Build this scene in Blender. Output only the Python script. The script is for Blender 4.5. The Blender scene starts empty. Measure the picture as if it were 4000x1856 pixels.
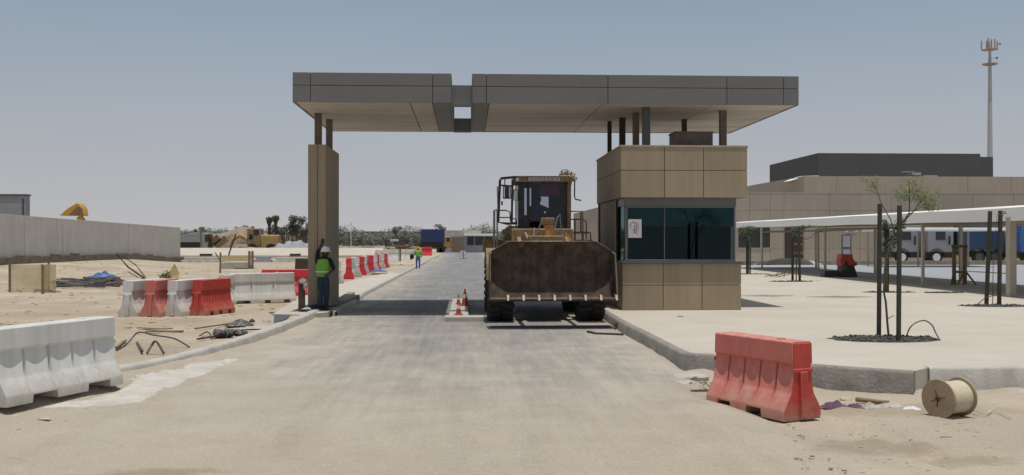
import bpy, bmesh, math, random
from mathutils import Vector, Matrix, noise
R = math.radians
sc = bpy.context.scene
COL = sc.collection
random.seed(7)

# ------------------------------------------------------------------ camera
F = 3800.0; EYE = 2.0
TH = math.atan(180/F); PT = math.atan(16/F)
RGT = Vector((math.cos(TH), -math.sin(TH), 0))
FWD = Vector((math.sin(TH)*math.cos(PT), math.cos(TH)*math.cos(PT), math.sin(PT)))
UPV = RGT.cross(FWD)
cd = bpy.data.cameras.new('camera'); cam = bpy.data.objects.new('camera', cd); COL.objects.link(cam)
cam.location = (0, 0, EYE); cam.rotation_euler = (math.pi/2+PT, 0, -TH)
cd.sensor_width = 36; cd.lens = 36*F/4000; cd.clip_start = .1; cd.clip_end = 9000
sc.camera = cam

def ss(a, b, x):
    t = max(0, min(1, (x-a)/(b-a))); return t*t*(3-2*t)

def kerb_x(y):            # left edge of the roadway
    pts = [(-5, -9.5), (9, -6.2), (12.6, -4.62), (14.2, -4.25), (16, -4.05), (20, -3.85), (26, -3.7), (4000, -3.7)]
    for (a, xa), (b, xb) in zip(pts, pts[1:]):
        if y <= b: return xa+(xb-xa)*(y-a)/(b-a)
    return -3.7

def H0(x, y):             # ground level without the small roughness
    z = .09*ss(.1, .5, kerb_x(y)-x)*ss(9, 12, y)
    z += .62*ss(-19, -30, x)*ss(46, 60, y)*ss(92, 78, y)
    z -= .15*ss(2.2, 4.6, x)*ss(17, 14.5, y)
    return z

def ray(u, v):
    return (FWD*F + RGT*(u-2000) + UPV*(928-v)).normalized()
def G(u, v, z=None):      # a spot on the ground seen at (u, v)
    d = ray(u, v); h = 0 if z is None else z
    for _ in range(12):
        t = (h-EYE)/d.z; p = Vector((0, 0, EYE))+d*t
        if z is not None: break
        h = H0(p.x, p.y)
    return p
def P(u, v, y):           # a spot on the plane Y = y
    d = ray(u, v); return Vector((0, 0, EYE))+d*(y/d.y)
def px(u, y): return P(u, 944, y).x
def pz(v, y, u=2000): return P(u, v, y).z

# ------------------------------------------------------------------ materials
def nd(nt, t, **kw):
    n = nt.nodes.new(t)
    for k, v in kw.items():
        if k in n.inputs: n.inputs[k].default_value = v
        else: setattr(n, k, v)
    return n
def mat(name, c, rough=.7, var=.12, scale=3., bump=.0, bscale=40., metal=0., dust=0., dustc=(.5, .42, .32), spec=.35, streak=0., splash=0., island=0.):
    m = bpy.data.materials.new(name); m.use_nodes = True; nt = m.node_tree; L = nt.links
    b = nt.nodes['Principled BSDF']; b.inputs['Roughness'].default_value = rough
    b.inputs['Metallic'].default_value = metal; b.inputs['Specular IOR Level'].default_value = spec
    tc = nd(nt, 'ShaderNodeTexCoord')
    n1 = nd(nt, 'ShaderNodeTexNoise', Scale=scale, Detail=6., Roughness=.65); L.new(tc.outputs['Object'], n1.inputs['Vector'])
    mr = nd(nt, 'ShaderNodeMapRange'); mr.inputs[1].default_value = .28; mr.inputs[2].default_value = .72
    mr.inputs[3].default_value = 1-var; mr.inputs[4].default_value = 1+var; L.new(n1.outputs['Fac'], mr.inputs[0])
    mx = nd(nt, 'ShaderNodeMix', data_type='RGBA', blend_type='MULTIPLY'); mx.inputs[0].default_value = 1
    mx.inputs[6].default_value = (*c, 1); L.new(mr.outputs[0], mx.inputs[7]); out = mx.outputs[2]
    if island:
        gi = nd(nt, 'ShaderNodeNewGeometry'); ri_ = nd(nt, 'ShaderNodeMapRange'); ri_.inputs[3].default_value = 1-island; ri_.inputs[4].default_value = 1+island; L.new(gi.outputs['Random Per Island'], ri_.inputs[0])
        xi = nd(nt, 'ShaderNodeMix', data_type='RGBA', blend_type='MULTIPLY'); xi.inputs[0].default_value = 1; L.new(out, xi.inputs[6]); L.new(ri_.outputs[0], xi.inputs[7]); out = xi.outputs[2]
    if streak:
        mp = nd(nt, 'ShaderNodeMapping'); mp.inputs['Scale'].default_value = (7, 7, .35); L.new(tc.outputs['Object'], mp.inputs[0])
        n3 = nd(nt, 'ShaderNodeTexNoise', Scale=1., Detail=4.); L.new(mp.outputs[0], n3.inputs['Vector'])
        m3 = nd(nt, 'ShaderNodeMapRange'); m3.inputs[1].default_value = .35; m3.inputs[2].default_value = .7
        m3.inputs[3].default_value = 1-streak; m3.inputs[4].default_value = 1+streak*.3; L.new(n3.outputs['Fac'], m3.inputs[0])
        x3 = nd(nt, 'ShaderNodeMix', data_type='RGBA', blend_type='MULTIPLY'); x3.inputs[0].default_value = 1
        L.new(out, x3.inputs[6]); L.new(m3.outputs[0], x3.inputs[7]); out = x3.outputs[2]
    if dust:
        n2 = nd(nt, 'ShaderNodeTexNoise', Scale=scale*2.3, Detail=8., Roughness=.7); L.new(tc.outputs['Object'], n2.inputs['Vector'])
        ge = nd(nt, 'ShaderNodeNewGeometry'); sx = nd(nt, 'ShaderNodeSeparateXYZ'); L.new(ge.outputs['Normal'], sx.inputs[0])
        a = nd(nt, 'ShaderNodeMapRange'); a.inputs[1].default_value = -.1; a.inputs[2].default_value = .9
        a.inputs[3].default_value = .25; a.inputs[4].default_value = 1.3; L.new(sx.outputs['Z'], a.inputs[0])
        r2 = nd(nt, 'ShaderNodeMapRange'); r2.inputs[1].default_value = .4; r2.inputs[2].default_value = .75
        r2.inputs[3].default_value = .15; r2.inputs[4].default_value = 1.; L.new(n2.outputs['Fac'], r2.inputs[0])
        mu = nd(nt, 'ShaderNodeMath', operation='MULTIPLY'); L.new(a.outputs[0], mu.inputs[0]); L.new(r2.outputs[0], mu.inputs[1])
        m2 = nd(nt, 'ShaderNodeMath', operation='MULTIPLY', use_clamp=True); L.new(mu.outputs[0], m2.inputs[0]); m2.inputs[1].default_value = dust
        x2 = nd(nt, 'ShaderNodeMix', data_type='RGBA'); L.new(m2.outputs[0], x2.inputs[0]); L.new(out, x2.inputs[6]); x2.inputs[7].default_value = (*dustc, 1)
        out = x2.outputs[2]
    if splash:
        sp = nd(nt, 'ShaderNodeSeparateXYZ'); L.new(tc.outputs['Object'], sp.inputs[0])
        ns = nd(nt, 'ShaderNodeTexNoise', Scale=6., Detail=7., Roughness=.75); L.new(tc.outputs['Object'], ns.inputs['Vector'])
        z1 = nd(nt, 'ShaderNodeMapRange'); z1.inputs[1].default_value = 0; z1.inputs[2].default_value = splash; z1.inputs[3].default_value = .75; z1.inputs[4].default_value = -.35; L.new(sp.outputs['Z'], z1.inputs[0])
        n5 = nd(nt, 'ShaderNodeMapRange'); n5.inputs[1].default_value = .35; n5.inputs[2].default_value = .7; n5.inputs[3].default_value = -.3; n5.inputs[4].default_value = .6; L.new(ns.outputs['Fac'], n5.inputs[0])
        ad = nd(nt, 'ShaderNodeMath', operation='ADD', use_clamp=True); L.new(z1.outputs[0], ad.inputs[0]); L.new(n5.outputs[0], ad.inputs[1])
        m5 = nd(nt, 'ShaderNodeMath', operation='MULTIPLY'); L.new(ad.outputs[0], m5.inputs[0]); m5.inputs[1].default_value = .6
        x5 = nd(nt, 'ShaderNodeMix', data_type='RGBA'); L.new(m5.outputs[0], x5.inputs[0]); L.new(out, x5.inputs[6]); x5.inputs[7].default_value = (.36, .29, .20, 1); out = x5.outputs[2]
    L.new(out, b.inputs['Base Color'])
    if bump:
        n4 = nd(nt, 'ShaderNodeTexNoise', Scale=bscale, Detail=5.); L.new(tc.outputs['Object'], n4.inputs['Vector'])
        bp = nd(nt, 'ShaderNodeBump', Strength=bump, Distance=.02); L.new(n4.outputs['Fac'], bp.inputs['Height']); L.new(bp.outputs[0], b.inputs['Normal'])
    return m
def glass(name, tint, refl=.1, rcol=(1, 1, 1), rough=.02):
    m = bpy.data.materials.new(name); m.use_nodes = True; nt = m.node_tree; nt.nodes.clear(); L = nt.links
    o = nd(nt, 'ShaderNodeOutputMaterial'); t = nd(nt, 'ShaderNodeBsdfTransparent'); t.inputs[0].default_value = (*tint, 1)
    g = nd(nt, 'ShaderNodeBsdfGlossy'); g.inputs['Color'].default_value = (*rcol, 1); g.inputs['Roughness'].default_value = rough
    lw = nd(nt, 'ShaderNodeLayerWeight', Blend=.25); ad = nd(nt, 'ShaderNodeMath', operation='ADD', use_clamp=True)
    L.new(lw.outputs['Fresnel'], ad.inputs[0]); ad.inputs[1].default_value = refl-.04
    mx = nd(nt, 'ShaderNodeMixShader'); L.new(ad.outputs[0], mx.inputs[0]); L.new(t.outputs[0], mx.inputs[1]); L.new(g.outputs[0], mx.inputs[2])
    L.new(mx.outputs[0], o.inputs[0]); return m
def net(name, c, op):
    m = bpy.data.materials.new(name); m.use_nodes = True; nt = m.node_tree; nt.nodes.clear(); L = nt.links
    o = nd(nt, 'ShaderNodeOutputMaterial'); t = nd(nt, 'ShaderNodeBsdfTransparent'); d = nd(nt, 'ShaderNodeBsdfDiffuse'); d.inputs[0].default_value = (*c, 1)
    tc = nd(nt, 'ShaderNodeTexCoord'); n = nd(nt, 'ShaderNodeTexNoise', Scale=1.2, Detail=3.); L.new(tc.outputs['Object'], n.inputs['Vector'])
    mr = nd(nt, 'ShaderNodeMapRange'); mr.inputs[1].default_value = .3; mr.inputs[2].default_value = .7; mr.inputs[3].default_value = op-.2; mr.inputs[4].default_value = op+.25; L.new(n.outputs['Fac'], mr.inputs[0])
    mx = nd(nt, 'ShaderNodeMixShader'); L.new(mr.outputs[0], mx.inputs[0]); L.new(t.outputs[0], mx.inputs[1]); L.new(d.outputs[0], mx.inputs[2]); L.new(mx.outputs[0], o.inputs[0]); return m
def ground_mat(name, kind):
    m = bpy.data.materials.new(name); m.use_nodes = True; nt = m.node_tree; L = nt.links
    b = nt.nodes['Principled BSDF']; b.inputs['Roughness'].default_value = .95; b.inputs['Specular IOR Level'].default_value = .15
    tc = nd(nt, 'ShaderNodeTexCoord'); O = tc.outputs['Object']
    def noi(s, d=6., r=.6, vec=O):
        n = nd(nt, 'ShaderNodeTexNoise', Scale=s, Detail=d, Roughness=r); L.new(vec, n.inputs['Vector']); return n.outputs['Fac']
    def rng(x, a, b_, c=0., d=1.):
        r = nd(nt, 'ShaderNodeMapRange'); L.new(x, r.inputs[0])
        for i, v in enumerate((a, b_, c, d)): r.inputs[i+1].default_value = v
        return r.outputs[0]
    def mixc(f, a, c):
        x = nd(nt, 'ShaderNodeMix', data_type='RGBA')
        if isinstance(f, float): x.inputs[0].default_value = f
        else: L.new(f, x.inputs[0])
        for i, v in ((6, a), (7, c)):
            if isinstance(v, tuple): x.inputs[i].default_value = (*v, 1)
            else: L.new(v, x.inputs[i])
        return x.outputs[2]
    def mul(a, c):
        x = nd(nt, 'ShaderNodeMath', operation='MULTIPLY', use_clamp=True)
        L.new(a, x.inputs[0])
        if isinstance(c, float): x.inputs[1].default_value = c
        else: L.new(c, x.inputs[1])
        return x.outputs[0]
    def add(a, c):
        x = nd(nt, 'ShaderNodeMath', operation='ADD'); L.new(a, x.inputs[0])
        if isinstance(c, float): x.inputs[1].default_value = c
        else: L.new(c, x.inputs[1])
        return x.outputs[0]
    sandA, sandB, sandC = (.445, .37, .275), (.53, .455, .35), (.33, .255, .17)
    sand = mixc(rng(noi(.35, 8.), .35, .65), sandA, sandB)
    sand = mixc(mul(rng(noi(.9, 7., .7), .56, .72), .6), sand, sandC)
    sand = mixc(mul(rng(noi(14., 6., .75), .6, .75), .35), sand, (.22, .17, .11))
    sx = nd(nt, 'ShaderNodeSeparateXYZ'); L.new(O, sx.inputs[0])
    if kind == 'terrain':
        # asphalt under dust: dusty near the camera, barer beyond the gate; kept darker under the canopy to deepen its shade
        asp = mixc(rng(noi(60., 3., .8), .3, .7), (.15, .149, .15), (.235, .233, .23))
        asp = mixc(mul(rng(noi(.8, 5.), .35, .65), rng(sx.outputs['Y'], 30., 45., .25, 1.)), asp, (.225, .222, .22))
        dustc = mixc(rng(noi(1.1, 7.), .35, .65), (.40, .355, .295), (.49, .44, .37))
        dustc = mixc(mul(rng(noi(45., 3., .8), .55, .75), .5), dustc, (.22, .20, .175))
        mp = nd(nt, 'ShaderNodeMapping'); mp.inputs['Scale'].default_value = (1.25, .085, 1); mp.inputs['Rotation'].default_value = (0, 0, .07); L.new(O, mp.inputs[0])
        tr = rng(noi(1., 6., .65, mp.outputs[0]), .32, .68, -.18, .18)
        mp2 = nd(nt, 'ShaderNodeMapping'); mp2.inputs['Scale'].default_value = (7., .5, 1); mp2.inputs['Rotation'].default_value = (0, 0, -.12); L.new(O, mp2.inputs[0])
        tr2 = rng(noi(1., 4., .6, mp2.outputs[0]), .35, .65, -.14, .14)
        dustf = add(rng(sx.outputs['Y'], 10., 30., .92, .06), rng(noi(.45, 7., .7), .3, .7, -.25, .25))
        dustf = add(add(dustf, tr), tr2)
        edge = rng(sx.outputs['X'], -3.9, -1.4, .6, 0.)
        edge2 = rng(sx.outputs['X'], 1.8, 3.6, 0., .5)
        dustf = mul(add(add(dustf, edge), edge2), 1.)
        col = mixc(dustf, asp, dustc)
        wh = mul(rng(noi(.55, 8., .75), .58, .68), rng(noi(5., 6., .8), .45, .65)); col = mixc(mul(wh, .55), col, (.5, .48, .45))
        g = mul(rng(noi(.22, 5.), .42, .6), .5); sand = mixc(g, sand, (.395, .35, .285))
        lf = mul(mul(rng(sx.outputs['X'], -3.9, -6.), rng(sx.outputs['Y'], 12., 17.)), rng(noi(.28, 8., .7), .42, .62)); sand = mixc(mul(lf, .6), sand, (.315, .235, .155))
        wob = rng(noi(.5, 6., .65), .3, .7, -.7, .7); Xw = add(sx.outputs['X'], wob)
        m1 = mul(rng(Xw, -5.0, -3.3), rng(Xw, 4.6, 3.0)); m2 = rng(add(sx.outputs['Y'], rng(noi(.35, 5.), .3, .7, -2.2, 2.2)), 7.2, 14.5, .12, 1.)
        col = mixc(mul(m1, m2), sand, col)
        def mathn(op, a, b_=None):
            x = nd(nt, 'ShaderNodeMath', operation=op)
            for i, v in enumerate((a, b_)):
                if v is None: continue
                if isinstance(v, (int, float)): x.inputs[i].default_value = v
                else: L.new(v, x.inputs[i])
            return x.outputs[0]
        def mulc(c_, f_):
            x = nd(nt, 'ShaderNodeMix', data_type='RGBA', blend_type='MULTIPLY'); x.inputs[0].default_value = 1; L.new(c_, x.inputs[6]); L.new(f_, x.inputs[7]); return x.outputs[2]
        patch = rng(noi(.8, 5.), .38, .72, 0., 1.); tmask = None
        wv = nd(nt, 'ShaderNodeTexWave', wave_type='BANDS', bands_direction='Y', Scale=3.6, Distortion=1.2); wv.inputs['Detail Scale'].default_value = 3; L.new(O, wv.inputs['Vector'])
        near = rng(sx.outputs['Y'], 24., 13.)
        for a_, b_, c_ in ((-2.1, .03, .22), (-.35, .03, .22), (3.0, -.04, .35), (.9, -.015, -.2), (2.6, -.015, -.2), (5.4, -.16, .3), (-5.3, .12, .3)):
            cx_ = mathn('ADD', mathn('MULTIPLY', sx.outputs['Y'], b_), mathn('MULTIPLY', mathn('SINE', mathn('MULTIPLY', sx.outputs['Y'], .31)), c_))
            d_ = mathn('ABSOLUTE', mathn('SUBTRACT', mathn('SUBTRACT', sx.outputs['X'], a_), cx_)); k_ = rng(d_, .19, .08)
            tmask = k_ if tmask is None else mathn('MAXIMUM', tmask, k_)
        tread = mul(mul(tmask, patch), near)
        col = mulc(col, rng(mul(tread, rng(wv.outputs['Fac'], .35, .65, .25, 1.)), 0., 1., 1., .86))
        # grit, specks and hairline cracks
        col = mulc(col, rng(noi(26., 6., .85), .3, .7, .86, 1.13)); col = mulc(col, rng(noi(90., 3., .8), .34, .62, .82, 1.08))
        col = mixc(mul(rng(noi(48., 2., .6), .66, .70), .55), col, (.14, .11, .08)); col = mixc(mul(rng(noi(38., 2., .5), .67, .71), .6), col, (.66, .61, .53))
        vo = nd(nt, 'ShaderNodeTexVoronoi', feature='DISTANCE_TO_EDGE', Scale=.9); nv = nd(nt, 'ShaderNodeTexNoise', Scale=2., Detail=5.); L.new(O, nv.inputs['Vector'])
        vm = nd(nt, 'ShaderNodeMix', data_type='VECTOR'); vm.inputs[0].default_value = .35; L.new(O, vm.inputs[4]); L.new(nv.outputs['Color'], vm.inputs[5]); L.new(vm.outputs[1], vo.inputs['Vector'])
        crk = mul(mul(rng(vo.outputs['Distance'], .012, .004), rng(noi(.4, 4.), .5, .6)), .12); col = mixc(crk, col, (.16, .13, .10))
        for (cx0, cy0, rx_, ry_, st_) in ((4.25, 9.9, .75, .42, .5), (4.9, 9.3, .5, .25, .4), (-2.6, 8.5, .5, .22, .5), (-7.5, 13.5, 1.5, .8, .3), (5.2, 12.2, 2.2, .5, .35), (-6.2, 17.5, 1.6, 2.2, .3)):
            dx_ = mathn('DIVIDE', mathn('SUBTRACT', sx.outputs['X'], cx0), rx_); dy_ = mathn('DIVIDE', mathn('SUBTRACT', sx.outputs['Y'], cy0), ry_)
            e_ = mathn('ADD', mathn('MULTIPLY', dx_, dx_), mathn('MULTIPLY', dy_, dy_)); e_ = mathn('ADD', e_, rng(noi(3., 7., .75), .3, .7, -.9, .9)); col = mixc(mul(rng(e_, 1.3, .2), st_), col, (.235, .175, .10))
    else:
        col = mixc(rng(noi(.5, 8., .6), .3, .7), (.44, .395, .33), (.505, .46, .39))
        mp = nd(nt, 'ShaderNodeMapping'); mp.inputs['Scale'].default_value = (.25, 2.2, 1); L.new(O, mp.inputs[0])
        col = mixc(mul(rng(noi(1., 5., .6, mp.outputs[0]), .5, .7), .3), col, (.42, .36, .285))
        col = mixc(mul(rng(noi(7., 8., .8), .62, .75), .3), col, (.36, .30, .23))
    L.new(col, b.inputs['Base Color'])
    hn = add(add(mul(noi(5., 8., .75), .9), mul(noi(35., 5., .8), .35)), mul(noi(110., 3., .8), .2))
    bp = nd(nt, 'ShaderNodeBump', Strength=.65 if kind == 'terrain' else .12, Distance=.06); L.new(hn, bp.inputs['Height'])
    L.new(bp.outputs[0], b.inputs['Normal'])
    return m

M = dict(
 sand=ground_mat('sand_and_asphalt', 'terrain'), slab=ground_mat('slab', 'slab'),
 clod=mat('sandy_clod', (.36, .29, .20), .95, .3, 8.), conc=mat('concrete', (.42, .39, .34), .9, .2, 2.2, .3, 30., dust=.35), kerb=mat('kerb_concrete', (.40, .38, .345), .9, .25, 3., .4, 25., dust=.5, dustc=(.5, .45, .38)),
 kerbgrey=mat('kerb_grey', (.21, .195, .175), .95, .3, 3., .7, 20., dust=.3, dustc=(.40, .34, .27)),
 clad=mat('tan_cladding', (.33, .262, .178), .7, .06, 1.2, .05, 60., streak=.10, dust=.08, spec=.2, island=.06), cladd=mat('tan_cladding_dark', (.24, .185, .125), .65, .1, 1.2, .05, 60.),
 fascia=mat('grey_fascia', (.165, .16, .155), .6, .07, .8, .03, 60., streak=.03, spec=.2, island=.03), joint=mat('joint_backing', (.05, .045, .04), .9, 0.),  # joint: dark backing that shows in the gaps between panels
 soffit=mat('tan_soffit', (.47, .425, .385), .85, .1, .8, .05, 30., island=.07), darkgrey=mat('dark_grey_metal', (.075, .075, .08), .5, .15, 2.), steel=mat('brown_steel', (.12, .095, .075), .55, .25, 3., dust=.25),
 frame=mat('window_frame', (.13, .13, .13), .4, .1, 2., metal=.4), pane=glass('green_glass', (.44, .55, .56), .05, (.4, .6, .62)), curtain=mat('curtain', (.03, .045, .045), .9, .2, 4.), sky_reflection=mat('sky_reflection', (.26, .44, .46), .7, .15, 2.),
 paper=mat('paper', (.78, .70, .68), .8, .05, 5.), ink=mat('ink', (.02, .02, .02), .8, 0.),
 rust=mat('rusty_brown', (.20, .125, .06), .8, .5, 5., .4, 30., dust=.25), bucket=mat('bucket_brown', (.10, .074, .057), .85, .5, 4., .6, 45., dust=.12, dustc=(.17, .13, .10), spec=.12, streak=.35), worn=mat('worn_steel', (.15, .125, .10), .5, .5, 9., metal=.4), black=mat('black_paint', (.028, .024, .02), .6, .3, 4., dust=.2),
 orange=mat('orange_paint', (.42, .18, .045), .6, .45, 6., .2, 30., dust=.3), yellow=mat('yellow_paint', (.50, .27, .045), .55, .25, 4., dust=.25), yellowfar=mat('hazy_yellow', (.40, .26, .09), .8, .3, 2., dust=.3), ymud=mat('yellow_mud', (.27, .185, .10), .9, .5, 5., .3, 20.),  # hazy_yellow: distance haze mixed into the paint colour
 rubber=mat('rubber', (.022, .021, .02), .85, .3, 6., .2, 40., dust=.25, dustc=(.2, .17, .14)), cabglass=glass('cab_glass', (.62, .66, .72), .05, (.8, .85, .9)), maroon=mat('maroon', (.5, .03, .09), .7, .1, 5.), seat=mat('seat_grey', (.05, .055, .07), .8, .2, 8.), greyrail=mat('rail_grey', (.25, .24, .22), .6, .3, 5.),
 white=mat('white_plastic', (.64, .63, .60), .5, .06, 1.5, .03, 30., dust=.22, dustc=(.5, .44, .36), streak=.12, splash=.45), red=mat('red_plastic', (.46, .05, .034), .5, .15, 3., .1, 40., dust=.25, dustc=(.6, .36, .3), splash=.35),
 redfade=mat('faded_red_plastic', (.53, .13, .10), .65, .10, 3., .08, 60., dust=.8, dustc=(.60, .36, .31), streak=.1, splash=.4), pinkred=mat('bright_red_plastic', (.62, .03, .05), .5, .15, 3., dust=.2, dustc=(.6, .4, .35)), shadowhole=mat('hollow_dark', (.03, .02, .018), .9, 0.),
 skin=mat('skin', (.075, .036, .022), .6, .1, 20.), hivis=mat('hi_vis_green', (.16, .38, .05), .7, .25, 12., .3, 30.), shirt=mat('black_shirt', (.012, .012, .014), .9, .2, 10.), denim=mat('denim', (.022, .04, .07), .9, .25, 14., .2, 50.), blue=mat('blue_cloth', (.04, .12, .42), .8, .25, 8., .2, 30.), helmet=mat('white_helmet', (.7, .7, .72), .35, .05, 8.), boot=mat('boots', (.03, .022, .018), .8, .2, 10.), tape=mat('reflective_tape', (.55, .58, .5), .4, .1, 10.), opshirt=mat('blue_shirt', (.05, .07, .10), .9, .2, 10.),
 conc2=mat('precast_concrete', (.56, .53, .48), .9, .07, .6, .1, 12., streak=.14), wallbase=mat('wall_base', (.17, .145, .11), .95, .4, 2., .4, 8.), bldg=mat('building_tan', (.37, .315, .258), .8, .07, .4, .03, 10., streak=.10, island=.05), bldgdark=mat('building_charcoal', (.085, .083, .085), .8, .08, .4), greybox=mat('grey_sheet', (.25, .26, .28), .7, .1, 1.),
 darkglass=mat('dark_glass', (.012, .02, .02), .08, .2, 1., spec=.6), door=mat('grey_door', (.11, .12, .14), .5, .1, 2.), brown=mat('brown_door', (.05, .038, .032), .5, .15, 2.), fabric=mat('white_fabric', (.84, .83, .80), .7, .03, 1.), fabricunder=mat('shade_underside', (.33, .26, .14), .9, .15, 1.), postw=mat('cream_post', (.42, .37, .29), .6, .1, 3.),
 asphalt2=mat('light_asphalt', (.30, .31, .33), .9, .12, 1.5, .1, 30.), gravel=mat('dark_gravel', (.06, .058, .056), .9, .6, 14., .8, 40., dust=.12), bark=mat('bark', (.085, .065, .04), .9, .3, 12., .3, 40.), stake=mat('dark_stake', (.045, .042, .03), .8, .3, 8., dust=.08), leaf=mat('young_leaves', (.18, .205, .095), .9, .4, 6., spec=.08), leafd=mat('dense_leaves', (.075, .095, .05), .8, .5, 3.), leaffar=mat('far_leaves', (.125, .135, .10), .9, .5, .6), leafhaze=mat('hazy_leaves', (.165, .17, .145), .9, .35, .15), drystalk=mat('dry_leaves', (.50, .30, .015), .9, .3, 12., spec=.02), greenwrap=mat('green_trunk', (.055, .08, .03), .9, .3, 8.),  # far_leaves and hazy_leaves: distance haze mixed into the green
 wood=mat('weathered_wood', (.20, .13, .075), .85, .35, 6., .3, 40., dust=.2), woodd=mat('dark_wood', (.075, .05, .038), .9, .3, 6., .3, 30.), plywood=mat('yellow_board', (.56, .44, .25), .85, .2, 4., .3, 40., dust=.4), tarp=mat('blue_tarp', (.05, .12, .30), .5, .2, 5., .2, 12.), ytarp=net('yellow_net', (.50, .37, .10), .5), netm=net('mesh_screen', (.62, .52, .33), .5), cord=mat('cream_rope', (.62, .56, .42), .8, .12, 20., .5, 90.), flange=mat('drum_board', (.34, .26, .165), .85, .15, 6., .2, 30., dust=.2),
 cement=mat('cement_spill', (.50, .48, .45), .95, .2, 2.6, .6, 14., dust=.75, dustc=(.42, .36, .28)), purple=mat('purple_rag', (.12, .06, .1), .9, .4, 12.), ragw=mat('pale_rag', (.4, .37, .33), .9, .3, 12.), plastwhite=mat('tarp_white', (.6, .6, .63), .7, .06, 1.), cone=mat('cone_red', (.38, .05, .03), .6, .15, 8., dust=.15), pipe=mat('black_pipe', (.025, .025, .028), .5, .3, 8., dust=.25),
 blueb=mat('container_blue', (.035, .05, .14), .6, .12, 1.), truckw=mat('truck_white', (.25, .26, .275), .5, .08, 1., dust=.15), bluebody=mat('tank_blue', (.03, .06, .12), .5, .15, 1.), rubble=mat('rubble', (.25, .20, .155), .95, .4, .8, .3, 6.), tower=mat('tower_grey', (.42, .42, .42), .6, .08, .5), antenna=mat('antenna', (.36, .27, .22), .7, .1, 1.), sheetgrey=mat('pale_sheet', (.33, .33, .36), .8, .1, .4))

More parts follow.
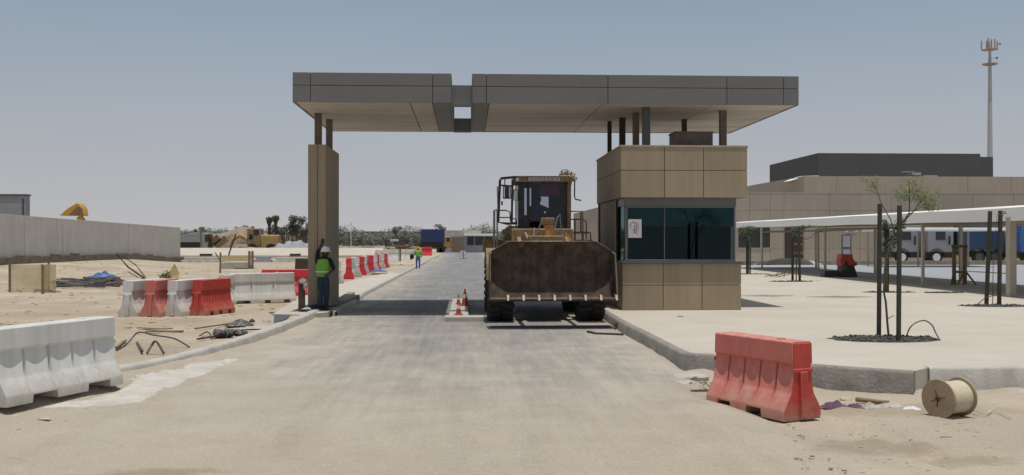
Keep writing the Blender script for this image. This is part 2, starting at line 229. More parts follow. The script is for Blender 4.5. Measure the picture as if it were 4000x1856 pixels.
# ------------------------------------------------------------------ mesh helpers
class MB:
    def __init__(s): s.v = []; s.f = []
    def add(s, vs, fs):
        o = len(s.v); s.v += [Vector(p) for p in vs]; s.f += [tuple(i+o for i in f) for f in fs]; return s
    def box(s, x0, x1, y0, y1, z0, z1):
        if x0 > x1: x0, x1 = x1, x0
        if y0 > y1: y0, y1 = y1, y0
        return s.add([(x0,y0,z0),(x1,y0,z0),(x1,y1,z0),(x0,y1,z0),(x0,y0,z1),(x1,y0,z1),(x1,y1,z1),(x0,y1,z1)],
                     [(3,2,1,0),(4,5,6,7),(0,1,5,4),(1,2,6,5),(2,3,7,6),(3,0,4,7)])
    def bar(s, a, b, w, h=None, up=(0, 0, 1)):
        a, b = Vector(a), Vector(b); h = h or w; d = (b-a).normalized(); u = Vector(up)
        if abs(d.dot(u)) > .98: u = Vector((0, 1, 0))
        r = d.cross(u).normalized(); u = r.cross(d)
        vs = [p+r*(i*w/2)+u*(j*h/2) for p in (a, b) for i, j in ((-1,-1),(1,-1),(1,1),(-1,1))]
        return s.add(vs, [(3,2,1,0),(4,5,6,7),(0,1,5,4),(1,2,6,5),(2,3,7,6),(3,0,4,7)])
    def tube(s, pts, r, n=8):
        pts = [Vector(p) for p in pts]; rs = r if isinstance(r, (list, tuple)) else [r]*len(pts); o = len(s.v); pu = None
        for i, p in enumerate(pts):
            d = (pts[min(i+1, len(pts)-1)]-pts[max(i-1, 0)]).normalized()
            u = pu if pu is not None else (Vector((0, 0, 1)) if abs(d.z) < .9 else Vector((0, 1, 0)))
            rr = d.cross(u)
            if rr.length < 1e-4: rr = d.cross(Vector((1, 0, 0)))
            rr.normalize(); u = rr.cross(d); pu = u
            for k in range(n):
                a = 2*math.pi*k/n; s.v.append(p+(rr*math.cos(a)+u*math.sin(a))*rs[i])
        for i in range(len(pts)-1):
            for k in range(n):
                k2 = (k+1) % n; s.f.append((o+i*n+k, o+i*n+k2, o+(i+1)*n+k2, o+(i+1)*n+k))
        s.f.append(tuple(o+k for k in range(n))[::-1]); e = o+(len(pts)-1)*n; s.f.append(tuple(e+k for k in range(n)))
        return s
    def lathe(s, prof, c=(0, 0, 0), ax='z', n=24):
        o = len(s.v); c = Vector(c)
        for r, h in prof:
            for k in range(n):
                a = 2*math.pi*k/n; x, y = r*math.cos(a), r*math.sin(a)
                s.v.append(c+Vector({'z': (x, y, h), 'x': (h, x, y), 'y': (x, h, y)}[ax]))
        for i in range(len(prof)-1):
            for k in range(n):
                k2 = (k+1) % n; s.f.append((o+i*n+k, o+i*n+k2, o+(i+1)*n+k2, o+(i+1)*n+k))
        s.f.append(tuple(o+k for k in range(n))[::-1]); e = o+(len(prof)-1)*n; s.f.append(tuple(e+k for k in range(n)))
        return s
    def prism(s, poly, a, b, ax='z'):
        n = len(poly); m = {'z': lambda p, h: (p[0], p[1], h), 'x': lambda p, h: (h, p[0], p[1]), 'y': lambda p, h: (p[0], h, p[1])}[ax]
        vs = [m(p, a) for p in poly]+[m(p, b) for p in poly]
        return s.add(vs, [tuple(range(n))[::-1], tuple(range(n, 2*n))]+[(i, (i+1) % n, n+(i+1) % n, n+i) for i in range(n)])
    def rock(s, c, r, seed=0, sq=(1, 1, .7), sub=2):
        bm = bmesh.new(); bmesh.ops.create_icosphere(bm, subdivisions=sub, radius=1)
        vs = []
        for v in bm.verts:
            k = 1+.45*noise.noise(v.co*1.6+Vector((seed*7.3, seed*1.7, 0)))
            vs.append(Vector(c)+Vector((v.co.x*sq[0], v.co.y*sq[1], v.co.z*sq[2]))*r*k)
        fs = [tuple(v.index for v in f.verts) for f in bm.faces]; bm.free(); return s.add(vs, fs)
    def leaves(s, c, rad, n, size, seed=1, flat=.8):
        rn = random.Random(seed); c = Vector(c)
        for _ in range(n):
            d = Vector((rn.gauss(0, 1), rn.gauss(0, 1), rn.gauss(0, 1))).normalized()*rn.random()**.5
            p = c+Vector((d.x*rad[0], d.y*rad[1], d.z*rad[2]))
            a = Vector((rn.uniform(-1, 1), rn.uniform(-1, 1), rn.uniform(-.7, .7))).normalized(); b = a.orthogonal().normalized()
            l = size*rn.uniform(.6, 1.4); w = l*.5
            s.add([p-a*l/2, p+b*w/2, p+a*l/2, p-b*w/2], [(0, 1, 2, 3)])
        return s
OFF = {}
def link(o, parent=None):
    COL.objects.link(o)
    if parent is not None: o.parent = parent
    return o
def obj(name, mb, m, parent=None, bevel=0, smooth=True, off=None, angle=40):
    if off is None: off = OFF.get(parent.name, Vector()) if parent is not None else Vector()
    me = bpy.data.meshes.new(name); me.from_pydata([tuple(p-off) for p in mb.v], [], mb.f); me.update()
    bm = bmesh.new(); bm.from_mesh(me); bmesh.ops.recalc_face_normals(bm, faces=bm.faces) if len(bm.faces) < 60000 else None; bm.to_mesh(me); bm.free()
    if smooth:
        me.shade_smooth(); me.set_sharp_from_angle(angle=R(angle))
    me.materials.append(M[m] if isinstance(m, str) else m)
    o = bpy.data.objects.new(name, me); link(o, parent); OFF[o.name] = off
    if parent is None and off.length > 0: o.location = off
    if bevel:
        b = o.modifiers.new('bevel', 'BEVEL'); b.width = bevel; b.segments = 2; b.limit_method = 'ANGLE'; b.angle_limit = R(35); b.harden_normals = False
    return o
def tag(o, label, cat, group=None):
    o['label'] = label; o['category'] = cat
    if group: o['group'] = group
    return o
def thing(name, label, cat, loc=(0, 0, 0), group=None, rotz=0):
    o = bpy.data.objects.new(name, None); COL.objects.link(o); o.location = loc; o.rotation_euler = (0, 0, rotz); o.empty_display_size = .2
    OFF[o.name] = Vector(loc) if rotz == 0 else Vector(); return tag(o, label, cat, group)
def single(name, mb, m, label, cat, loc, group=None, **kw):   # a thing of one mesh, built in world coordinates
    return tag(obj(name, mb, m, None, off=Vector(loc), **kw), label, cat, group)
def struct(name, mb, m, **kw):
    o = obj(name, mb, m, None, **kw); o['kind'] = 'structure'; return o
KIDS = {}
def dup(root, loc, rotz, label, group=None, scale=None, mt=None):
    kids = [(c, [g for g in bpy.data.objects if g.parent == c]) for c in bpy.data.objects if c.parent == root] if root.name not in KIDS else KIDS[root.name]
    KIDS[root.name] = kids
    def cp(o, par):
        c = o.copy(); COL.objects.link(c)
        if par is not None: c.parent = par
        if mt and o.type == 'MESH' and 'body' in o.name: c.data = MATV[(o.data.name, mt)]
        return c
    r = cp(root, None); r.location = loc; r.rotation_euler = (0, 0, rotz); r['label'] = label
    if group: r['group'] = group
    elif 'group' in r: del r['group']
    if scale: r.scale = scale
    for c, gs in kids:
        cc = cp(c, r)
        for g in gs: cp(g, cc)
    return r
MATV = {}

# ------------------------------------------------------------------ world and sun
SUNV = Vector((.03, -.134, 1)).normalized()
el = math.asin(SUNV.z); az = math.atan2(SUNV.x, SUNV.y)
w = bpy.data.worlds.new('World'); sc.world = w; w.use_nodes = True; nt = w.node_tree
bg = nt.nodes['Background']; sky = nd(nt, 'ShaderNodeTexSky'); sky.sky_type = 'NISHITA'; sky.sun_disc = False
sky.sun_elevation = el; sky.sun_rotation = az; sky.air_density = 1.; sky.dust_density = 4.; sky.ozone_density = 1.5
# dusty haze: the clear sky mixed with a pale grey that thickens toward the horizon
tc = nd(nt, 'ShaderNodeTexCoord'); sx = nd(nt, 'ShaderNodeSeparateXYZ'); nt.links.new(tc.outputs['Generated'], sx.inputs[0])
hz = nd(nt, 'ShaderNodeMapRange'); hz.inputs[1].default_value = 0; hz.inputs[2].default_value = .32; hz.inputs[3].default_value = .97; hz.inputs[4].default_value = .62
nt.links.new(sx.outputs['Z'], hz.inputs[0])
hc = nd(nt, 'ShaderNodeMapRange', data_type='FLOAT'); hc.inputs[1].default_value = 0; hc.inputs[2].default_value = .26; nt.links.new(sx.outputs['Z'], hc.inputs[0])
hm = nd(nt, 'ShaderNodeMix', data_type='RGBA'); nt.links.new(hc.outputs[0], hm.inputs[0]); hm.inputs[6].default_value = (6.2, 6.1, 6.25, 1); hm.inputs[7].default_value = (3.6, 4.6, 5.7, 1)
mx = nd(nt, 'ShaderNodeMix', data_type='RGBA'); nt.links.new(hz.outputs[0], mx.inputs[0]); nt.links.new(sky.outputs[0], mx.inputs[6]); nt.links.new(hm.outputs[2], mx.inputs[7])
cn = nd(nt, 'ShaderNodeTexNoise', Scale=1.6, Detail=5.); mpn = nd(nt, 'ShaderNodeMapping'); mpn.inputs['Scale'].default_value = (1, 1, 4); nt.links.new(tc.outputs['Generated'], mpn.inputs[0]); nt.links.new(mpn.outputs[0], cn.inputs['Vector'])
cr = nd(nt, 'ShaderNodeMapRange'); cr.inputs[1].default_value = .3; cr.inputs[2].default_value = .7; cr.inputs[3].default_value = .965; cr.inputs[4].default_value = 1.04; nt.links.new(cn.outputs['Fac'], cr.inputs[0])
cm = nd(nt, 'ShaderNodeMix', data_type='RGBA', blend_type='MULTIPLY'); cm.inputs[0].default_value = 1; nt.links.new(mx.outputs[2], cm.inputs[6]); nt.links.new(cr.outputs[0], cm.inputs[7])
nt.links.new(cm.outputs[2], bg.inputs['Color']); bg.inputs['Strength'].default_value = .083
sl = bpy.data.lights.new('sun', 'SUN'); sl.energy = 3.15; sl.angle = R(.5); sl.color = (1, .96, .89)
so = bpy.data.objects.new('sun', sl); COL.objects.link(so); so.rotation_euler = SUNV.to_track_quat('Z', 'Y').to_euler(); so.location = (0, 0, 40)
sc.view_settings.view_transform = 'Standard'; sc.view_settings.look = 'None'; sc.view_settings.exposure = 0
sc.cycles.max_bounces = 8; sc.cycles.transparent_max_bounces = 12
try: sc.cycles.use_denoising = True
except Exception: pass

# ------------------------------------------------------------------ ground
def road_in(x, y):
    if y > 205: return 0
    l = kerb_x(max(y, 12)); r_ = 3.55
    if y < 16: l -= ss(16, 7, y)*3; r_ += ss(17, 13, y)*2.2*0
    wob = .5*noise.noise(Vector((x*.5, y*.35, 3)))*ss(18, 13, y)
    return min(ss(l-.35, l+.25, x+wob) if y < 22 else ss(l-.02, l+.1, x), ss(r_+.25, r_-.35, x+wob) if y < 22 else ss(r_+.3, r_+.1, x), 1)
FE = [(p.x, p.y) for p in (G(2379, 1229, .2), G(2498, 1293, .2), G(2660, 1375, .2), G(2803, 1389, .2), G(3182, 1428, .2), G(3560, 1452, .2), G(3625, 1437, .2))]+[(22, 13.9)]
def drift(x, y):
    if x < 2 or x > 16 or y > 26 or y < 9: return 0
    dm = 9
    for (x0, y0), (x1, y1) in zip(FE, FE[1:]):
        t = max(0, min(1, ((x-x0)*(x1-x0)+(y-y0)*(y1-y0))/((x1-x0)**2+(y1-y0)**2))); dm = min(dm, math.hypot(x-x0-t*(x1-x0), y-y0-t*(y1-y0)))
    return .085*ss(.75, .05, dm)*(.45+.9*noise.noise(Vector((x*1.6, y*1.6, 6))))
def rough(x, y):
    return rough0(x, y)+drift(x, y)*ss(22, 14, y)
def rough0(x, y):
    if y > 60: return .10*noise.noise(Vector((x*.05, y*.05, 5)))*ss(60, 80, y)
    n = .05*ss(-6, -9, x)*ss(22, 30, y)*noise.noise(Vector((x*.35, y*.25, 7)))+.030*noise.noise(Vector((x*.55, y*.8, 0)))+.016*noise.noise(Vector((x*1.8, y*2.3, 4)))+.007*noise.noise(Vector((x*6, y*7, 9)))
    k = .35+.65*max(ss(-3.6, -4.6, x), ss(3.2, 4.4, x)); k = max(k, .8*ss(12, 9, y)); 
    for a_, b_, c_ in ((3.1, -.02, .3), (4.4, -.02, .3), (-3.9, -.16, .5), (-5.2, -.16, .5), (.2, .02, .4)):
        d_ = abs(x-(a_+b_*(y-9)+c_*math.sin(y*.28+a_))); n -= (.030*math.exp(-(d_/.10)**2)-.014*math.exp(-((d_-.2)/.09)**2))*ss(15, 11, y)
    return n*k
def lines(lo, hi, a, b, st, g):
    c = [a]; 
    while c[-1] < b: c.append(c[-1]+st)
    s_ = st
    while c[-1] < hi: s_ *= g; c.append(c[-1]+s_)
    s_ = st; d = [a]
    while d[-1] > lo: s_ *= g; d.append(d[-1]-s_)
    return d[:0:-1]+c
xs = lines(-3500, 3500, -9, 9, .09, 1.06); ys = lines(-60, 6000, 6.5, 20, .09, 1.035)
mb = MB()
for y in ys:
    for x in xs:
        ri = road_in(x, y); mb.v.append(Vector((x, y, H0(x, y)+rough(x, y)-.06*ri)))
nx = len(xs)
mb.f = [(j*nx+i, j*nx+i+1, (j+1)*nx+i+1, (j+1)*nx+i) for j in range(len(ys)-1) for i in range(nx-1)]
struct('ground', mb, 'sand', smooth=True, angle=180)
xs2 = [-8+.12*i for i in range(int(12.2/.12)+1)]; ys2 = lines(2, 206, 5, 28, .12, 1.03)
mb = MB()
for y in ys2:
    for x in xs2:
        ri = road_in(x, y); mb.v.append(Vector((x, y, H0(x, y)+rough(x, y)*.55+(-.075+.085*ri))))
nx = len(xs2)
for j in range(len(ys2)-1):
    for i in range(nx-1):
        if max(road_in(xs2[i], ys2[j]), road_in(xs2[i+1], ys2[j+1]), road_in(xs2[i+1], ys2[j]), road_in(xs2[i], ys2[j+1])) > .02:
            mb.f.append((j*nx+i, j*nx+i+1, (j+1)*nx+i+1, (j+1)*nx+i))
struct('road', mb, 'sand', smooth=True, angle=180)

# right-hand pavement slab, its edge read from the ground
ZS = .2
front = [G(2379, 1229, ZS), G(2440, 1264, ZS), G(2498, 1293, ZS), G(2580, 1336, ZS), G(2660, 1375, ZS), G(2720, 1384, ZS), G(2803, 1389, ZS), G(3182, 1428, ZS), G(3314, 1436, ZS), G(3560, 1452, ZS)]
corner = front[-1]; back = G(3625, 1437, ZS)
edge = [Vector((3.75, 74, ZS))]+[Vector((3.75, y, ZS)) for y in (60, 45, 35, 29)]+front+[back, Vector((22, back.y+.1, ZS)), Vector((75, back.y+.1, ZS)), Vector((75, 74, ZS))]
mb = MB(); mb.prism([(p.x, p.y) for p in edge], -.5, ZS); struct('pavement', mb, 'slab', smooth=False)
def sweep(path, w, z0, z1, inner=-1):   # kerb of width w, the path is its road-side edge
    mb = MB(); n = len(path); prof = [(0, z0), (.015, z1-.04), (.035, z1-.01), (.05, z1), (w, z1), (w, z0)]
    o = 0
    for i, p in enumerate(path):
        d = (path[min(i+1, n-1)]-path[max(i-1, 0)]); d.z = 0; d.normalize(); nr = Vector((-d.y, d.x, 0))*inner
        hb = H0(p.x, p.y)*0
        for a, z in prof: mb.v.append(Vector((p.x, p.y, 0))+nr*a+Vector((0, 0, z+.006*noise.noise(Vector((i*.7, a*9, 1))))))
    k = len(prof)
    for i in range(n-1):
        for j in range(k): mb.f.append((i*k+j, i*k+(j+1) % k, (i+1)*k+(j+1) % k, (i+1)*k+j))
    mb.f += [tuple(range(k))[::-1], tuple((n-1)*k+j for j in range(k))]
    return mb
def catmull(pts, n=8):
    out = []; q = [pts[0]]+list(pts)+[pts[-1]]
    for i in range(1, len(q)-2):
        for k in range(n):
            t = k/n; a, b, c, d = q[i-1], q[i], q[i+1], q[i+2]
            out.append(.5*((2*b)+(-a+c)*t+(2*a-5*b+4*c-d)*t*t+(-a+3*b-3*c+d)*t**3))
    out.append(pts[-1]); return out
fr = [p+Vector((0, 0, 0)) for p in front]
shift = [Vector((p.x-.05, p.y-.02, 0)) for p in fr]
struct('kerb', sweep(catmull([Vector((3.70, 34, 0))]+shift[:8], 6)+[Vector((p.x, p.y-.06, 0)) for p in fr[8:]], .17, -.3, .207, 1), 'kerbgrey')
struct('kerb', sweep([back+Vector((0, -.07, 0)), Vector((9, back.y-.06, 0)), Vector((14, back.y-.04, 0)), Vector((30, back.y-.02, 0))], .18, -.3, .212, 1), 'kerb')
left = [G(300, 1492), G(400, 1470), G(477, 1455), G(571, 1439), G(700, 1412), G(823, 1381), G(925, 1354), G(1021, 1326), G(1115, 1293), G(1200, 1258), G(1270, 1222)]
left = [G(-300, 1570), G(50, 1540)]+left
pl = catmull([Vector((p.x, p.y, 0)) for p in left], 6)
struct('kerb', sweep(pl, .22, -.2, .17, 1), 'kerb')
e = pl[-1]
struct('kerb', sweep([e+Vector((.02, .03, 0)), Vector((-3.50, 26.1, 0)), Vector((-3.48, 27.2, 0)), Vector((-3.5, 31, 0)), Vector((-3.7, 36, 0)), Vector((-3.72, 60, 0)), Vector((-3.75, 200, 0))], .16, -.2, .14, 1), 'kerb')
mb = MB(); mb.prism([(-5.0, 25.4), (e.x-.2, 25.2), (-3.66, 26.1), (-3.64, 31), (-3.8, 36.0), (-3.9, 58), (-4.7, 60), (-5.6, 45), (-5.6, 33)], -.1, .125); struct('footpath', mb, 'slab', smooth=False)
# parking lane beyond the shade, kerb strip before the building
mb = MB(); mb.prism([(22.6, 30), (75, 30), (75, 72), (14, 72), (14, 66), (22.6, 60)], ZS-.05, ZS+.006); struct('parking_lane', mb, 'asphalt2', smooth=False)
mb = MB(); mb.box(14, 75, 73.4, 74.2, 0, .52); struct('kerb', mb, 'kerbgrey', smooth=False)
mb = MB(); mb.box(5, 90, 74.1, 84, -.2, .22); struct('pavement', mb, 'slab', smooth=False)
# spilled cement sheet at the left
mb = MB(); rim = [(345, 1592), (430, 1588), (520, 1580), (545, 1576), (600, 1545), (690, 1505), (790, 1462), (870, 1432), (918, 1405), (850, 1412), (770, 1432), (660, 1452), (560, 1470), (490, 1500), (420, 1530), (300, 1565), (180, 1592), (60, 1602), (160, 1598)]
bot = [G(u, v) for u, v in rim]
bb = [(p.x, p.y) for p in bot]
def polyd(x, y):
    ins = False; dm = 9
    for (x0, y0), (x1, y1) in zip(bb, bb[1:]+bb[:1]):
        if (y0 > y) != (y1 > y) and x < (x1-x0)*(y-y0)/(y1-y0)+x0: ins = not ins
        t = max(0, min(1, ((x-x0)*(x1-x0)+(y-y0)*(y1-y0))/max(1e-9, (x1-x0)**2+(y1-y0)**2))); dm = min(dm, math.hypot(x-x0-t*(x1-x0), y-y0-t*(y1-y0)))
    return dm if ins else -dm
m_ = MB(); gx0, gx1, gy0, gy1 = min(b[0] for b in bb)-.2, max(b[0] for b in bb)+.2, min(b[1] for b in bb)-.2, max(b[1] for b in bb)+.2
gn, gm = int((gx1-gx0)/.04), int((gy1-gy0)/.04); dd = []
for j in range(gm+1):
    for i in range(gn+1):
        x, y = gx0+i*.04, gy0+j*.04; d = polyd(x, y)+.05+.11*noise.noise(Vector((x*3, y*2, 1)))+.06*noise.noise(Vector((x*11, y*8, 1))); dd.append(d)
        m_.v.append(Vector((x, y, H0(x, y)+rough(x, y)+.05*ss(-.05, .16, d)-.012+.012*noise.noise(Vector((x*7, y*7, 3))))))
for j in range(gm):
    for i in range(gn):
        q = (j*(gn+1)+i, j*(gn+1)+i+1, (j+1)*(gn+1)+i+1, (j+1)*(gn+1)+i)
        if max(dd[k] for k in q) > -.05: m_.f.append(q)
tag(obj('cement_spill', m_, 'cement', smooth=True, angle=180), 'whitish crust of spilled cement on the sand beside the nearest white barrier', 'spill')
# flat dark patch stands in for the shaded wedge at the kerb by the gate column
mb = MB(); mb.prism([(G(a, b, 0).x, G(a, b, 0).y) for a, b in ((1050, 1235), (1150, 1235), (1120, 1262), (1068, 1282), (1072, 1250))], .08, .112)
tag(obj('shade_patch', mb, 'darkgrey'), 'dark flat patch standing in for shade on the sand behind the curved kerb', 'shade patch')
# pebbles
mb = MB(); rn = random.Random(3)
for i in range(900):
    y = rn.uniform(8, 26); x = rn.uniform(-.58, .58)*y
    if -3.6 < x < 3.6 and rn.random() < .75: continue
    if x > 3.4 and y > 13: continue
    if x > 3 and rn.random() < .6: continue
    r_ = rn.choice((.006, .007, .008, .010, .014)); mb.rock((x, y, H0(x, y)+rough(x, y)+r_*.2), r_, i, sub=1)
for i in range(900):
    y = rn.uniform(20, 75); x = rn.uniform(-.52, -.16)*y
    if x > kerb_x(y)-.4: continue
    r_ = rn.choice((.02, .03, .04, .07)); mb.rock((x, y, H0(x, y)+rough(x, y)), r_, i, (1.4, 1, .6), sub=1)
for i in range(130):
    y = rn.gauss(14.2, .7); x = rn.gauss(3.1, .35); r_ = rn.choice((.008, .012, .018, .026)); mb.rock((x, y, H0(x, y)+rough(x, y)), r_, i, (1.3, 1, .7), sub=1)
for i in range(420):
    y = rn.uniform(8.6, 14); x = rn.choice((rn.uniform(-.55, -.3)*y, rn.uniform(.33, .56)*y)); r_ = rn.choice((.006, .009, .013, .02))
    if x > 3 and y > 12.6: continue
    mb.rock((x, y, H0(x, y)+rough(x, y)), r_, i, (1.4, 1, .6), sub=1)
o = obj('pebbles', mb, 'clod', smooth=False); o['kind'] = 'stuff'

# ------------------------------------------------------------------ gate canopy
CY0, CY1 = 25.6, 32.4
ZT, ZB = pz(288, CY0), pz(405, CY0)
xL, xR = px(1141, CY0), px(3122, CY0); gL, gR = px(1763, CY0), px(1844, CY0)
can = thing('gate_canopy', 'flat grey gate roof with tan underside spanning the road between column and guard booth', 'canopy', (2, 29, 0))
zm = pz(339, CY0)
for (a, b, joints) in ((xL, gL, (1212, 1690)), (gR, xR, (1900, 2375, 2840, 3062))):
    mb = MB(); mb.box(a+.05, b-.05, CY0+.05, CY1-.05, ZB+.06, ZT-.04); obj('roof_core', mb, 'joint', can, smooth=False)
    xsj = [a]+[px(j, CY0) for j in joints]+[b]; mb = MB(); g = .008
    for x0, x1 in zip(xsj, xsj[1:]):
        for z0, z1 in ((ZB, zm), (zm, ZT)): mb.box(x0+g, x1-g, CY0, CY0+.045, z0+g, z1-g)
    n = 4
    for k in range(n):
        y0 = CY0+.05+(CY1-CY0-.1)*k/n; y1 = CY0+.05+(CY1-CY0-.1)*(k+1)/n
        for z0, z1 in ((ZB, zm), (zm, ZT)):
            mb.box(a, a+.045, y0+g, y1-g, z0+g, z1-g); mb.box(b-.045, b, y0+g, y1-g, z0+g, z1-g)
    for z0, z1 in ((ZB, zm), (zm, ZT)): mb.box(a+g, b-g, CY1-.045, CY1, z0+g, z1-g)
    mb.box(a+.06, b-.06, CY0+.06, CY1-.06, ZT-.035, ZT-.02)
    obj('fascia', mb, 'fascia', can, bevel=.004, smooth=False)
    mb = MB(); s0, s1 = (a+.05, b-.5) if b == gL else (a+.45, b-.05)
    nb = 11
    for k in range(nb):
        y0 = CY0+.06+(CY1-CY0-.12)*k/nb; y1 = CY0+.06+(CY1-CY0-.12)*(k+1)/nb
        cuts = [s0]
        while cuts[-1]+3.2 < s1: cuts.append(cuts[-1]+3.0)
        cuts.append(s1)
        for c0, c1 in zip(cuts, cuts[1:]): mb.box(c0+.012, c1-.012, y0+.011, y1-.011, ZB+.015+.004*((k*7+int(c0*3)) % 3), ZB+.05)
    obj('soffit', mb, 'soffit', can, smooth=False)
    t0, t1 = (b-.495, b-.05) if b == gL else (a+.05, a+.445)
    mb = MB(); mb.box(t0, t1, CY0+.06, CY1-.06, ZB+.005, ZB+.05); obj('soffit_trim', mb, 'fascia', can, smooth=False)
mb = MB(); mb.box(gL-.01, gR+.01, CY0+.25, CY0+.65, pz(412, CY0+.25), pz(334, CY0+.25)); obj('beam', mb, 'fascia', can, bevel=.01)
mb = MB(); mb.box(gL-.01, gR+.01, CY1-.4, CY1-.06, pz(515, CY1-.4), pz(463, CY1-.4)); obj('beam', mb, 'darkgrey', can, bevel=.01)
# gate column on the left
c0, c1, cg = px(1203, 27), px(1272, 27), px(1241, 27); CT = pz(568, 27)
col = thing('gate_column', 'tall tan clad column carrying the left end of the gate roof', 'column', ((c0+c1)/2, 28.4, 0))
mb = MB(); mb.box(c0+.012, c1-.012, 27.012, 29.79, -.1, CT-.02); obj('core', mb, 'joint', col, smooth=False)
mb = MB()
mb.box(c0, cg-.008, 27, 27.03, .12, CT); mb.box(cg+.008, c1, 27, 27.03, .12, CT)
for y0, y1 in ((27.032, 28.4), (28.41, 29.8)):
    mb.box(c1-.03, c1, y0, y1, .12, CT-.002); mb.box(c0, c0+.03, y0, y1, .12, CT-.002)
mb.box(c0, c1, 29.77, 29.802, .12, CT-.003); mb.box(c0+.03, c1-.03, 27.03, 29.77, CT-.03, CT-.006)
obj('cladding', mb, 'clad', col, bevel=.004, smooth=False)
for u, y, r_ in ((1243, 28.0, .095), (1286, 29.35, .09)):
    mb = MB(); x = px(u, y); mb.box(x-r_, x+r_, y-r_, y+r_, CT-.01, ZB+.03); mb.box(x-.16, x+.16, y-.16, y+.16, CT-.006, CT+.015); obj('post', mb, 'steel', col, bevel=.008)

# ------------------------------------------------------------------ guard booth
BY = 25.25; b0, b1 = px(2424, BY), px(2920, BY); l0, l1 = px(2432, BY), px(2896, BY+.05)
BB = 29.9; zt = pz(566, BY); zu = pz(771, BY); zs = pz(1026, BY); zj = pz(664, BY); zl = pz(1116, BY); zh = pz(803, BY)
bo = thing('guard_booth', 'tan clad guard booth with wide green window and overhanging top beside the road', 'guard booth', ((b0+b1)/2, (BY+BB)/2, 0))
r0 = b0+.05
mb = MB(); mb.box(b0+.03, b1-.03, BY+.03, BB-.03, zu+.02, zt-.25); mb.box(b0+.045, b1-.045, BY+.045, BY+.1, zt-.26, zt-.06); mb.box(b0+.045, b0+.1, BY+.11, BB-.1, zt-.26, zt-.06); mb.box(b1-.1, b1-.045, BY+.11, BB-.1, zt-.26, zt-.06); mb.box(l0+.03, l1-.03, BY+.1, BB-.1, .1, zs-.02)
mb.box(l0+.045, l0+.35, BY+1.35, BB-.1, zs-.02, zu+.02); mb.box(b1-.55, b1-.3, BY+1.35, BB-.1, zs-.02, zu+.02); mb.box(b0+.03, b1-.3, BB-.4, BB-.1, zs-.02, zu+.02)
obj('core', mb, 'joint', bo, smooth=False)
g = .007; mb = MB()
xj = [b0, px(2596, BY), px(2748, BY), b1]
for x0, x1 in zip(xj, xj[1:]):
    for z0, z1 in ((zu, zj), (zj, zt)): mb.box(x0+g, x1-g, BY, BY+.04, z0+g, z1-g)
ny = 3; lens_ = [BY+.045+(BB-BY-.09)*k/ny for k in range(ny+1)]
for y0, y1 in zip(lens_, lens_[1:]):
    for z0, z1 in ((zu, zj), (zj, zt)):
        mb.box(b0, b0+.04, y0+g, y1-g, z0+g, z1-g); mb.box(b1-.04, b1, y0+g, y1-g, z0+g, z1-g)
mb.box(b0+g, b1-g, BB-.04, BB, zu+g, zt-g)
mb.box(b0+.045, b1-.045, BY+.045, BB-.045, zu-.0, zu+.02)
obj('upper_cladding', mb, 'clad', bo, bevel=.006, smooth=False)
mb = MB(); mb.box(b0-.015, b1+.015, BY-.015, BY+.16, zt-.05, zt+.01); mb.box(b0-.015, b0+.15, BY+.162, BB+.01, zt-.05, zt+.01); mb.box(b1-.15, b1+.015, BY+.162, BB+.01, zt-.05, zt+.01); obj('coping', mb, 'clad', bo, bevel=.008)
mb = MB(); xj2 = [l0, px(2592, BY), px(2744, BY), l1]
for x0, x1 in zip(xj2, xj2[1:]):
    for z0, z1 in ((.2, zl), (zl, zs)): mb.box(x0+g, x1-g, BY+.05, BY+.09, z0+g, z1-g)
for y0, y1 in ((BY+.095, BY+1.3), (BY+1.3, BY+2.9), (BY+2.9, BB-.05)):
    for z0, z1 in ((.2, zl), (zl, zs)):
        mb.box(l0, l0+.035, y0+g, y1-g, z0+g, z1-g); mb.box(l1-.035, l1, y0+g, y1-g, z0+g, z1-g)
mb.box(l0+g, l1-g, BB-.09, BB-.05, .2, zs)
obj('lower_cladding', mb, 'clad', bo, bevel=.006, smooth=False)
mb = MB()
for y0, y1 in ((BY+1.3, BY+2.9), (BY+2.9, BB-.05)): mb.box(l0, l0+.04, y0+g, y1-g, zs+g, zu-g)
obj('side_wall', mb, 'clad', bo, bevel=.006, smooth=False)
obj('side_wall', MB().box(l1-.05, l1-.01, BY+1.3, BB-.05, zs+g, zu-g), 'clad', bo, bevel=.006, smooth=False)
mb = MB(); mb.box(l0+.06, l1-.12, BY+.1, BY+.14, zh, zu-.004)
for u in (2594, 2748): pass
obj('window_head', mb, 'frame', bo, bevel=.004)
mb = MB(); wy = BY+.14; wl, wr = px(2442, wy), px(2873, wy)
mb.box(wl, wr, wy, wy+.08, zs-.015, zs+.07); mb.box(wl, wr, wy, wy+.08, zh-.05, zh+.02); mb.box(wl, wl+.07, wy+.002, wy+.078, zs, zh); mb.box(wr-.05, wr, wy+.002, wy+.078, zs, zh)
xm = px(2596, wy); mb.box(xm-.015, xm+.015, wy+.01, wy+.07, zs, zh)
mb.box(l0+.06, l0+.12, wy, BY+1.3, zs-.012, zs+.05); mb.box(l0+.06, l0+.12, wy, BY+1.3, zh, zu-.004)
fw = obj('window', mb, 'frame', bo, bevel=.005)
mb = MB(); mb.box(wl+.06, wr-.04, wy+.035, wy+.043, zs+.05, zh-.03); obj('pane', mb, 'pane', fw, smooth=False)
mb = MB(); mb.box(l0+.085, l0+.093, wy+.1, BY+1.29, zs+.04, zh+.01); obj('pane', mb, 'pane', fw, smooth=False)
mb = MB(); mb.box(l0-.02, l1+.03, BY-.02, BY+.22, zs-.03, zs+.015); obj('sill', mb, 'darkgrey', fw, bevel=.008)
mb = MB(); o_ = None; n = 160; x0, x1 = wl+.1, wr-.06; zc = pz(884, BY+.4)
